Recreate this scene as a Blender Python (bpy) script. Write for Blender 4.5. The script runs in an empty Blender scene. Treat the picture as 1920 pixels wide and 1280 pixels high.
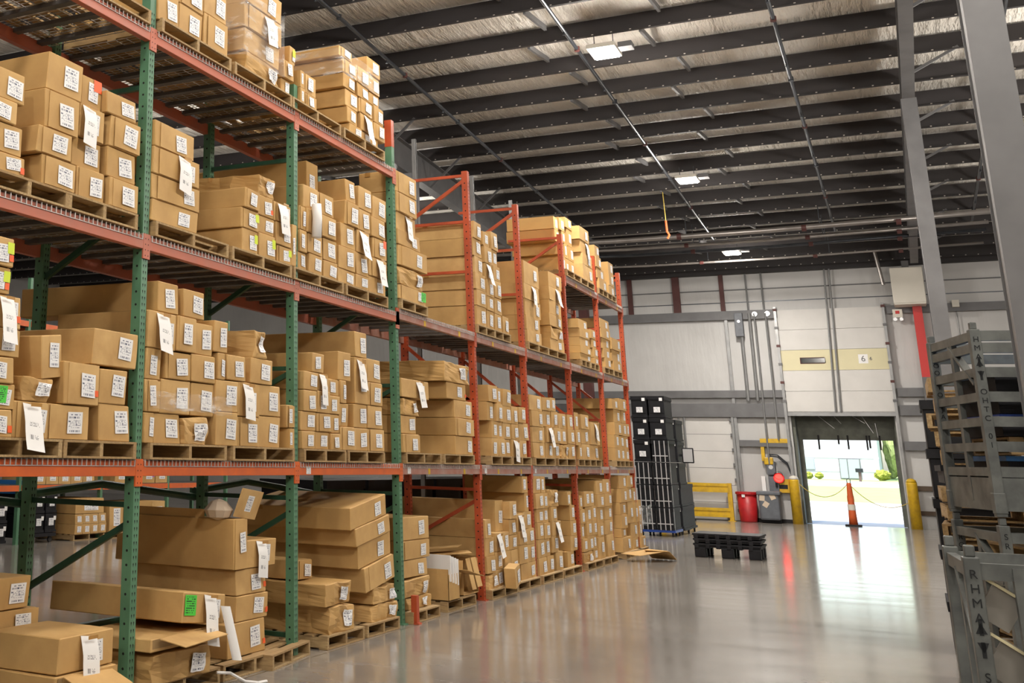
import bpy, bmesh, math, random
from mathutils import Vector, Matrix, noise
random.seed(7)
SC = bpy.context.scene
COL = SC.collection
PI = math.pi

# ------------------------------------------------------------------ materials
def nt(name):
    m = bpy.data.materials.new(name); m.use_nodes = True
    t = m.node_tree; b = t.nodes['Principled BSDF']
    return m, t, b
def N(t, typ, **kw):
    n = t.nodes.new(typ)
    for k, v in kw.items():
        if k.startswith('i_'):
            key = k[2:]
            n.inputs[int(key) if key.isdigit() else key].default_value = v
        else: setattr(n, k, v)
    return n
def L(t, a, b): t.links.new(a, b)
def M(t, op, a, b=None, c=None):
    n = t.nodes.new('ShaderNodeMath'); n.operation = op
    for i, v in enumerate((a, b, c)):
        if v is None: continue
        if hasattr(v, 'is_output'): t.links.new(v, n.inputs[i])
        else: n.inputs[i].default_value = v
    return n.outputs[0]
def mix(t, f, a, b):
    n = t.nodes.new('ShaderNodeMix'); n.data_type = 'RGBA'
    for sock, v in ((n.inputs[0], f), (n.inputs[6], a), (n.inputs[7], b)):
        if hasattr(v, 'is_output'): t.links.new(v, sock)
        elif isinstance(v, (int, float)): sock.default_value = v
        else: sock.default_value = (*v[:3], 1)
    return n.outputs[2]
def coord(t, kind='Object', scale=None):
    c = t.nodes.new('ShaderNodeTexCoord'); o = c.outputs[kind]
    if scale:
        mp = t.nodes.new('ShaderNodeMapping'); mp.inputs['Scale'].default_value = scale
        t.links.new(o, mp.inputs[0]); o = mp.outputs[0]
    return o
def noi(t, vec, scale=5, detail=3, rough=.55):
    n = N(t, 'ShaderNodeTexNoise', i_Scale=scale, i_Detail=detail, i_Roughness=rough)
    if vec is not None: L(t, vec, n.inputs['Vector'])
    return n.outputs['Fac']
def ramp(t, f, lo, hi):
    n = N(t, 'ShaderNodeMapRange'); L(t, f, n.inputs[0]); n.inputs[1].default_value = lo; n.inputs[2].default_value = hi
    return n.outputs[0]
def bump(t, b, h, strength=.3, dist=.01):
    n = N(t, 'ShaderNodeBump', i_Strength=strength, i_Distance=dist); L(t, h, n.inputs['Height']); L(t, n.outputs[0], b.inputs['Normal'])

def paint(name, col, rough=.45, metal=0., var=.25, sc=3., dirt=None, kind='Object'):
    m, t, b = nt(name)
    v = coord(t, kind)
    f = noi(t, v, sc, 4)
    dark = dirt or tuple(c * (1 - var) for c in col)
    L(t, mix(t, ramp(t, f, .35, .7), col, dark), b.inputs['Base Color'])
    b.inputs['Roughness'].default_value = rough; b.inputs['Metallic'].default_value = metal
    return m
def plain(name, col, rough=.6, metal=0.):
    m, t, b = nt(name); b.inputs['Base Color'].default_value = (*col, 1)
    b.inputs['Roughness'].default_value = rough; b.inputs['Metallic'].default_value = metal
    return m
def emit(name, col, s):
    m, t, b = nt(name); b.inputs['Base Color'].default_value = (*col, 1)
    b.inputs['Emission Color'].default_value = (*col, 1); b.inputs['Emission Strength'].default_value = s
    return m
MT = {}
# cardboard: each carton its own tint
m, t, b = nt('cardboard')
oi = t.nodes.new('ShaderNodeObjectInfo')
v = coord(t, 'Object')
f1 = noi(t, v, 3.2, 4); f2 = noi(t, coord(t, 'Object', (1.5, 1.5, 60)), 4, 2)
base = mix(t, oi.outputs['Random'], (.55, .335, .122), (.65, .42, .175))
base = mix(t, ramp(t, f1, .42, .75), base, (.47, .28, .105))
base = mix(t, M(t, 'MULTIPLY', f2, .25), base, (.45, .27, .105))
L(t, base, b.inputs['Base Color']); b.inputs['Roughness'].default_value = .72
b.inputs['Specular IOR Level'].default_value = .3
bump(t, b, f1, .25, .01)
MT['card'] = m
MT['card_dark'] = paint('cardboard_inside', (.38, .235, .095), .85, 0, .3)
MT['tape'] = plain('packing_tape', (.45, .24, .07), .25)
MT['pale_tape'] = plain('pale_tape', (.62, .50, .38), .4)

def printed(name, kind, paper=(.82, .82, .83)):
    """white paper with printed bars and lines of small type, on the UV square"""
    m, t, b = nt(name)
    s = N(t, 'ShaderNodeSeparateXYZ'); L(t, coord(t, 'UV'), s.inputs[0])
    u, v = s.outputs[0], s.outputs[1]
    def band(x, a, c): return M(t, 'MULTIPLY', M(t, 'GREATER_THAN', x, a), M(t, 'LESS_THAN', x, c))
    def hashf(uu, k):
        w = N(t, 'ShaderNodeTexWhiteNoise', noise_dimensions='2D')
        cmb = N(t, 'ShaderNodeCombineXYZ'); L(t, uu, cmb.inputs[0])
        if hasattr(k, 'is_output'): L(t, k, cmb.inputs[1])
        else: cmb.inputs[1].default_value = k
        L(t, cmb.outputs[0], w.inputs['Vector']); return w.outputs['Value']
    def bars(v0, v1, u0, u1, n, k, th=.45):
        h = M(t, 'GREATER_THAN', hashf(M(t, 'FLOOR', M(t, 'MULTIPLY', u, n)), k), th)
        return M(t, 'MULTIPLY', h, M(t, 'MULTIPLY', band(v, v0, v1), band(u, u0, u1)))
    def type_(v0, v1, u0, u1, rows, n, th=.4):
        r = M(t, 'MULTIPLY', v, rows)
        on = M(t, 'LESS_THAN', M(t, 'FRACT', r), .5)
        h = M(t, 'GREATER_THAN', hashf(M(t, 'FLOOR', M(t, 'MULTIPLY', u, n)), M(t, 'FLOOR', r)), th)
        return M(t, 'MULTIPLY', M(t, 'MULTIPLY', on, h), M(t, 'MULTIPLY', band(v, v0, v1), band(u, u0, u1)))
    if kind == 'label':
        parts = [type_(.85, .95, .2, .85, 9.5, 9, .3), bars(.70, .79, .08, .8, 52, 2.3, .42), bars(.07, .16, .14, .88, 56, 5.1, .42),
                 type_(.24, .64, .06, .92, 19, 22, .68), bars(.36, .47, .56, .68, 24, 7.7, .45), bars(.53, .59, .06, .2, 14, 8.7, .3)]
        ink = (.10, .11, .17)
    elif kind == 'sheet':
        parts = [type_(.52, .62, .25, .8, 34, 26, .35), bars(.24, .34, .25, .45, 30, 3.3, .4), type_(.24, .34, .52, .72, 40, 20, .45)]
        ink = (.12, .12, .13)
    else:
        parts = [type_(.08, .92, .1, .9, 9, 14, .4)]
        ink = (.02, .08, .02)
    acc = parts[0]
    for p_ in parts[1:]: acc = M(t, 'MAXIMUM', acc, p_)
    L(t, mix(t, acc, paper, ink), b.inputs['Base Color']); b.inputs['Roughness'].default_value = .5
    return m
MT['label'] = printed('printed_label', 'label')
MT['sheet'] = printed('printed_sheet', 'sheet', (.84, .83, .82))
MT['green_tag'] = printed('green_label', 'tag', (.08, .62, .06))
MT['yellow_tag'] = plain('yellow_label', (.62, .75, .03), .5)
MT['orange_tag'] = plain('orange_sticker', (.85, .12, .02), .5)
MT['paper'] = plain('white_paper', (.82, .81, .80), .6)
MT['purple_tag'] = plain('purple_label', (.40, .12, .50), .5)

m, t, b = nt('pallet_wood')
oi = t.nodes.new('ShaderNodeObjectInfo')
f = noi(t, coord(t, 'Object', (3, 22, 22)), 2.5, 4)
c_ = mix(t, oi.outputs['Random'], (.40, .255, .105), (.52, .37, .18))
L(t, mix(t, ramp(t, f, .3, .75), c_, (.24, .15, .07)), b.inputs['Base Color']); b.inputs['Roughness'].default_value = .8
bump(t, b, f, .3, .004)
MT['wood'] = m
MT['orange'] = paint('orange_beam_paint', (.68, .13, .022), .42, 0, .3, 6, (.55, .11, .03))
MT['orange_washed'] = paint('light_washed_orange_beam', (.50, .135, .075), .5, 0, .3, 5, (.44, .15, .10))  # upper beams: orange washed out by light, put into the colour
MT['red'] = paint('red_frame_paint', (.49, .078, .024), .45, 0, .3, 4)
MT['red_dusty'] = paint('dusty_red_beam_paint', (.37, .15, .11), .55, 0, .3, 5, (.42, .27, .23))
MT['green'] = paint('green_frame_paint', (.105, .24, .14), .42, 0, .35, 4, (.07, .175, .10))
MT['green_dark'] = paint('green_brace_paint', (.018, .075, .04), .5, 0, .3, 4)
MT['hole'] = plain('punched_hole', (.008, .008, .008), .9)
MT['wire'] = paint('galvanised_wire', (.58, .55, .52), .4, .3, .3, 8)
MT['channel'] = paint('galvanised_channel', (.16, .15, .145), .5, .5, .35, 5)
MT['steel'] = paint('grey_steel_paint', (.15, .148, .152), .55, .1, .25, 2)
MT['steel_light'] = paint('conduit_steel', (.30, .30, .30), .4, .5, .25, 3)
MT['pipe'] = paint('sprinkler_pipe', (.06, .065, .075), .35, .6, .3, 3)
MT['pipe_bright'] = paint('silver_pipe', (.34, .31, .29), .38, .7, .3, 2)
MT['dark_red'] = paint('dark_red_steel', (.10, .028, .024), .6, 0, .3, 2)
MT['red_paint'] = plain('safety_red', (.55, .02, .015), .45)
MT['yellow'] = paint('safety_yellow', (.68, .42, .01), .45, 0, .35, 6, (.50, .30, .02))
MT['black'] = paint('black_plastic', (.014, .014, .017), .55, 0, .4, 6)
for _k in ('black',): MT[_k].node_tree.nodes['Principled BSDF'].inputs['Specular IOR Level'].default_value = .2
MT['black_soft'] = paint('black_rubber', (.022, .02, .02), .8, 0, .4, 4)
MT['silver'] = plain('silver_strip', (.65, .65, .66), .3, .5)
MT['white_metal'] = paint('white_enamel', (.70, .66, .58), .5, 0, .08, 1)
MT['grey_plastic'] = paint('grey_plastic', (.13, .14, .16), .5, 0, .25, 5)
MT['red_plastic'] = paint('red_plastic', (.50, .018, .022), .42, 0, .25, 5)
MT['blue'] = plain('blue_plastic', (.015, .06, .32), .4)
MT['blue_light'] = plain('pale_blue_plastic', (.03, .16, .42), .4)
MT['rack_grey'] = paint('grey_green_rack_paint', (.15, .16, .152), .5, .15, .3, 6, (.07, .075, .075))
MT['rack_pale'] = paint('pale_rack_panel', (.24, .225, .20), .55, .05, .25, 4)
MT['stencil'] = plain('stencil_ink', (.012, .014, .016), .8)
MT['cone'] = paint('orange_plastic', (.75, .13, .03), .5, 0, .25, 5)
MT['chain'] = plain('yellow_chain', (.55, .40, .08), .45)

# roof purlins: dark red-brown primer with small light bolt holes along the web
m, t, b = nt('purlin_paint')
s = N(t, 'ShaderNodeSeparateXYZ'); L(t, coord(t, 'Object'), s.inputs[0])
fx = M(t, 'ABSOLUTE', M(t, 'SUBTRACT', M(t, 'FRACT', M(t, 'MULTIPLY', s.outputs[0], 1 / .34)), .5))
fz = M(t, 'ABSOLUTE', M(t, 'SUBTRACT', s.outputs[2], .035))
dot = M(t, 'MULTIPLY', M(t, 'LESS_THAN', fx, .05), M(t, 'LESS_THAN', fz, .014))
f = noi(t, coord(t, 'Object'), 1.5, 3)
L(t, mix(t, dot, mix(t, f, (.017, .0135, .0135), (.03, .025, .026)), (.55, .50, .45)), b.inputs['Base Color']); b.inputs['Roughness'].default_value = .65
MT['purlin'] = m
# white vinyl-faced insulation between the purlins, wrinkled across its length
m, t, b = nt('roof_insulation')
f = noi(t, coord(t, 'Object', (7.5, 1.1, 1)), 1.0, 5, .6); g = noi(t, coord(t, 'Object', (.45, .3, 1)), 1, 2)
L(t, mix(t, ramp(t, g, .3, .7), (.78, .73, .65), (.84, .80, .74)), b.inputs['Base Color']); b.inputs['Roughness'].default_value = .32
bump(t, b, f, 1., .14)
MT['liner'] = m
m, t, b = nt('wall_insulation')
f = noi(t, coord(t, 'Object', (2.2, 1, .35)), 1.6, 4); g = noi(t, coord(t, 'Object'), .5, 3)
L(t, mix(t, ramp(t, g, .35, .7), (.55, .54, .53), (.46, .45, .44)), b.inputs['Base Color']); b.inputs['Roughness'].default_value = .45
bump(t, b, f, .5, .05)
MT['wall'] = m
MT['door_white'] = paint('door_panel_white', (.62, .60, .575), .5, 0, .1, 1.2)
MT['door_cream'] = paint('door_panel_cream', (.66, .60, .38), .5, 0, .08, 1.2)
MT['glass_dark'] = plain('dark_glass', (.02, .022, .02), .1)
MT['curtain'] = paint('dock_curtain', (.15, .155, .125), .7, 0, .4, 3)
MT['dull_wall'] = paint('painted_block_wall', (.42, .41, .40), .8, 0, .2, .6)

# polished concrete
m, t, b = nt('polished_concrete')
v = coord(t, 'Object')
f1 = noi(t, v, .55, 5, .6); f2 = noi(t, v, 4, 5, .65); f3 = noi(t, coord(t, 'Object', (.3, 2.0, 1)), 1.1, 5, .62)
c_ = mix(t, ramp(t, f1, .3, .7), (.22, .20, .178), (.32, .295, .265))
c_ = mix(t, M(t, 'MULTIPLY', ramp(t, f2, .5, .8), .55), c_, (.18, .158, .135))
c_ = mix(t, M(t, 'MULTIPLY', ramp(t, f3, .52, .72), .5), c_, (.13, .115, .10))
s = N(t, 'ShaderNodeSeparateXYZ'); L(t, v, s.inputs[0])
jy = M(t, 'LESS_THAN', M(t, 'ABSOLUTE', M(t, 'SUBTRACT', M(t, 'FRACT', M(t, 'MULTIPLY', s.outputs[1], 1 / 7.6)), .5)), .0009)
jx = M(t, 'LESS_THAN', M(t, 'ABSOLUTE', M(t, 'SUBTRACT', M(t, 'FRACT', M(t, 'MULTIPLY', s.outputs[0], 1 / 7.6)), .35)), .0009)
c_ = mix(t, M(t, 'MAXIMUM', jx, jy), c_, (.07, .06, .05))
L(t, c_, b.inputs['Base Color'])
r_ = M(t, 'ADD', M(t, 'MULTIPLY', f3, .16), .02)
L(t, M(t, 'ADD', r_, M(t, 'MULTIPLY', f2, .07)), b.inputs['Roughness'])
b.inputs['Specular IOR Level'].default_value = .75
bump(t, b, f3, .06, .01)
MT['floor'] = m

# clear film: mostly see-through, glossy and wrinkled
m, t, b = nt('stretch_film')
b.inputs['Base Color'].default_value = (.9, .9, .9, 1); b.inputs['Roughness'].default_value = .12
tr = t.nodes.new('ShaderNodeBsdfTransparent'); mx = t.nodes.new('ShaderNodeMixShader')
w = noi(t, coord(t, 'Object', (1, 1.2, 3.2)), 3., 3, .6)
L(t, M(t, 'ADD', M(t, 'MULTIPLY', ramp(t, w, .5, .78), .62), .10), mx.inputs[0])
L(t, tr.outputs[0], mx.inputs[1]); L(t, b.outputs[0], mx.inputs[2]); L(t, mx.outputs[0], t.nodes['Material Output'].inputs[0])
bump(t, b, w, 1., .05)
MT['film'] = m
MT['grass'] = paint('lawn_grass', (.30, .40, .13), .9, 0, .3, .7)
MT['concrete_out'] = paint('yard_concrete', (.62, .60, .57), .8, 0, .15, .15)
MT['asphalt'] = paint('pale_road', (.50, .49, .48), .85, 0, .15, .2)
MT['bldg'] = paint('white_block', (.56, .58, .64), .7, 0, .05, .4)
MT['bldg_trim'] = plain('grey_band', (.36, .38, .44), .6)
MT['bldg_glass'] = plain('office_glass', (.30, .36, .36), .15)
MT['leaf'] = paint('spring_leaves', (.40, .46, .17), .8, 0, .4, 3)
MT['shrub'] = paint('shrub_leaves', (.25, .27, .03), .8, 0, .4, 3)
MT['bark'] = plain('bark', (.10, .07, .05), .9)
MT['lamp'] = emit('lamp_diffuser', (1, .97, .9), 22)
MT['red_lamp'] = emit('red_signal_lens', (1, .02, .015), 5)
MT['exit'] = emit('exit_sign_face', (1, .05, .03), 2.5)
MT['exit_face'] = plain('exit_sign_plate', (.8, .78, .75), .5)

# ------------------------------------------------------------------ mesh helpers
class MB:
    def __init__(s): s.v = []; s.f = []; s.mi = []; s.uv = {}; s.mats = []
    def slot(s, m):
        m = MT[m] if isinstance(m, str) else m
        if m not in s.mats: s.mats.append(m)
        return s.mats.index(m)
    def face(s, pts, m, uv=None):
        i = len(s.v); s.v += [tuple(p) for p in pts]; s.f.append(tuple(range(i, i + len(pts)))); s.mi.append(s.slot(m))
        if uv: s.uv[len(s.f) - 1] = uv
        return s
    def box(s, x0, x1, y0, y1, z0, z1, m, mat=None):
        i = len(s.v); P = [(x, y, z) for z in (z0, z1) for y in (y0, y1) for x in (x0, x1)]
        if mat is not None: P = [tuple(mat @ Vector(p)) for p in P]
        s.v += P; k = s.slot(m)
        for f in ((0, 2, 3, 1), (4, 5, 7, 6), (0, 1, 5, 4), (2, 6, 7, 3), (0, 4, 6, 2), (1, 3, 7, 5)):
            s.f.append(tuple(i + j for j in f)); s.mi.append(k)
        return s
    def bar(s, a, b, w, h, m, up=(0, 0, 1)):
        """rectangular bar from a to b, w across, h along up"""
        a, b = Vector(a), Vector(b); d = (b - a).normalized(); u = Vector(up)
        if abs(d.dot(u)) > .98: u = Vector((1, 0, 0))
        x = d.cross(u).normalized(); z = x.cross(d).normalized()
        i = len(s.v); k = s.slot(m)
        for p in (a, b):
            for sx, sz in ((-1, -1), (1, -1), (1, 1), (-1, 1)): s.v.append(tuple(p + x * sx * w / 2 + z * sz * h / 2))
        for f in ((0, 1, 2, 3), (7, 6, 5, 4), (0, 4, 5, 1), (1, 5, 6, 2), (2, 6, 7, 3), (3, 7, 4, 0)):
            s.f.append(tuple(i + j for j in f)); s.mi.append(k)
        return s
    def tube(s, pts, r, m, n=8, cap=True, rs=None):
        pts = [Vector(p) for p in pts]; k = s.slot(m); i0 = len(s.v); last = None
        for j, p in enumerate(pts):
            d = (pts[min(j + 1, len(pts) - 1)] - pts[max(j - 1, 0)]).normalized()
            if last is None:
                u = Vector((0, 0, 1)) if abs(d.z) < .9 else Vector((1, 0, 0))
            else: u = last
            x = d.cross(u).normalized(); u2 = x.cross(d).normalized(); last = u2
            rr = rs[j] if rs else r
            for q in range(n):
                a = 2 * PI * q / n; s.v.append(tuple(p + x * math.cos(a) * rr + u2 * math.sin(a) * rr))
        for j in range(len(pts) - 1):
            for q in range(n):
                a, b = i0 + j * n + q, i0 + j * n + (q + 1) % n
                s.f.append((a, b, b + n, a + n)); s.mi.append(k)
        if cap:
            s.f.append(tuple(i0 + q for q in range(n))[::-1]); s.mi.append(k)
            e = i0 + (len(pts) - 1) * n; s.f.append(tuple(e + q for q in range(n))); s.mi.append(k)
        return s
    def lathe(s, prof, m, n=20, c=(0, 0, 0)):
        k = s.slot(m); i0 = len(s.v)
        for r, z in prof:
            for q in range(n):
                a = 2 * PI * q / n; s.v.append((c[0] + r * math.cos(a), c[1] + r * math.sin(a), c[2] + z))
        for j in range(len(prof) - 1):
            for q in range(n):
                a, b = i0 + j * n + q, i0 + j * n + (q + 1) % n
                s.f.append((a, b, b + n, a + n)); s.mi.append(k)
        s.f.append(tuple(i0 + q for q in range(n))[::-1]); s.mi.append(k)
        e = i0 + (len(prof) - 1) * n; s.f.append(tuple(e + q for q in range(n))); s.mi.append(k)
        return s
    def mesh(s, name):
        me = bpy.data.meshes.new(name); me.from_pydata(s.v, [], s.f)
        for m in s.mats: me.materials.append(m)
        me.polygons.foreach_set('material_index', s.mi)
        if s.uv:
            ul = me.uv_layers.new(name='UVMap')
            for fi, uv in s.uv.items():
                for li, c in zip(me.polygons[fi].loop_indices, uv): ul.data[li].uv = c
        me.update(); return me
    def build(s, name, parent=None, loc=(0, 0, 0), rz=0., smooth=False, bevel=0.):
        me = s.mesh(name)
        if smooth: me.polygons.foreach_set('use_smooth', [True] * len(me.polygons))
        o = link(name, me, parent, loc, rz)
        if bevel:
            b = o.modifiers.new('bevel', 'BEVEL'); b.width = bevel; b.segments = 2; b.limit_method = 'ANGLE'
        return o
def link(name, data, parent=None, loc=(0, 0, 0), rz=0.):
    o = bpy.data.objects.new(name, data); COL.objects.link(o); o.location = loc; o.rotation_euler = (0, 0, rz)
    if parent is not None: o.parent = parent
    return o
USED = {}
def tag(o, label, cat, group=None, kind=None):
    o['label'] = label; o['category'] = cat
    if group: o['group'] = group
    if kind: o['kind'] = kind
    USED[label] = USED.get(label, 0) + 1
    return o
def thing(name, label, cat, loc=(0, 0, 0), rz=0., group=None):
    return tag(link(name, None, None, loc, rz), label, cat, group)
def struct(o): o['kind'] = 'structure'; return o
UVQ = ((0, 0), (1, 0), (1, 1), (0, 1))
def font_mesh(txt, size, mat, name='lettering', depth=.002, stack=False, gap=1.0):
    c = bpy.data.curves.new('txt', 'FONT'); c.body = txt; c.size = size; c.extrude = depth; c.align_x = 'CENTER'; c.align_y = 'CENTER'
    c.space_line = gap
    o = bpy.data.objects.new('txt', c); COL.objects.link(o)
    bpy.context.view_layer.update()
    me = bpy.data.meshes.new_from_object(o.evaluated_get(bpy.context.evaluated_depsgraph_get()))
    bpy.data.objects.remove(o); me.materials.clear(); me.materials.append(MT[mat]); me.name = name
    return me
EXPO = .6
SKY_STR = .3
SUN_STR = 6.
PWR = 380
LCOL = (1, .94, .86)
EXTRA = [(-3.6, 11.5, 8.6, 420), (-3.6, 2., 8.8, 420), (1.8, 5., 7.6, 700), (4., 14., 7.4, 700), (4.5, 24., 7., 500), (4.5, 34., 6.8, 200),
         (-12.5, 12, 8., 300), (-12.5, 22, 7.7, 300), (-12.5, 32, 7.4, 300), (0, -6, 7.8, 700)]
LEAN = {(2, 0): {(2, 2): (.13, 12.2, .465), (2, 3): (.13, 12.2, .465), (2, 4): (.13, 12.2, .465), (2, 5): (.13, 12.2, .465)}, (1, 0): {(0, 2): (-.10, 8.697, .458)}}
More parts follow.
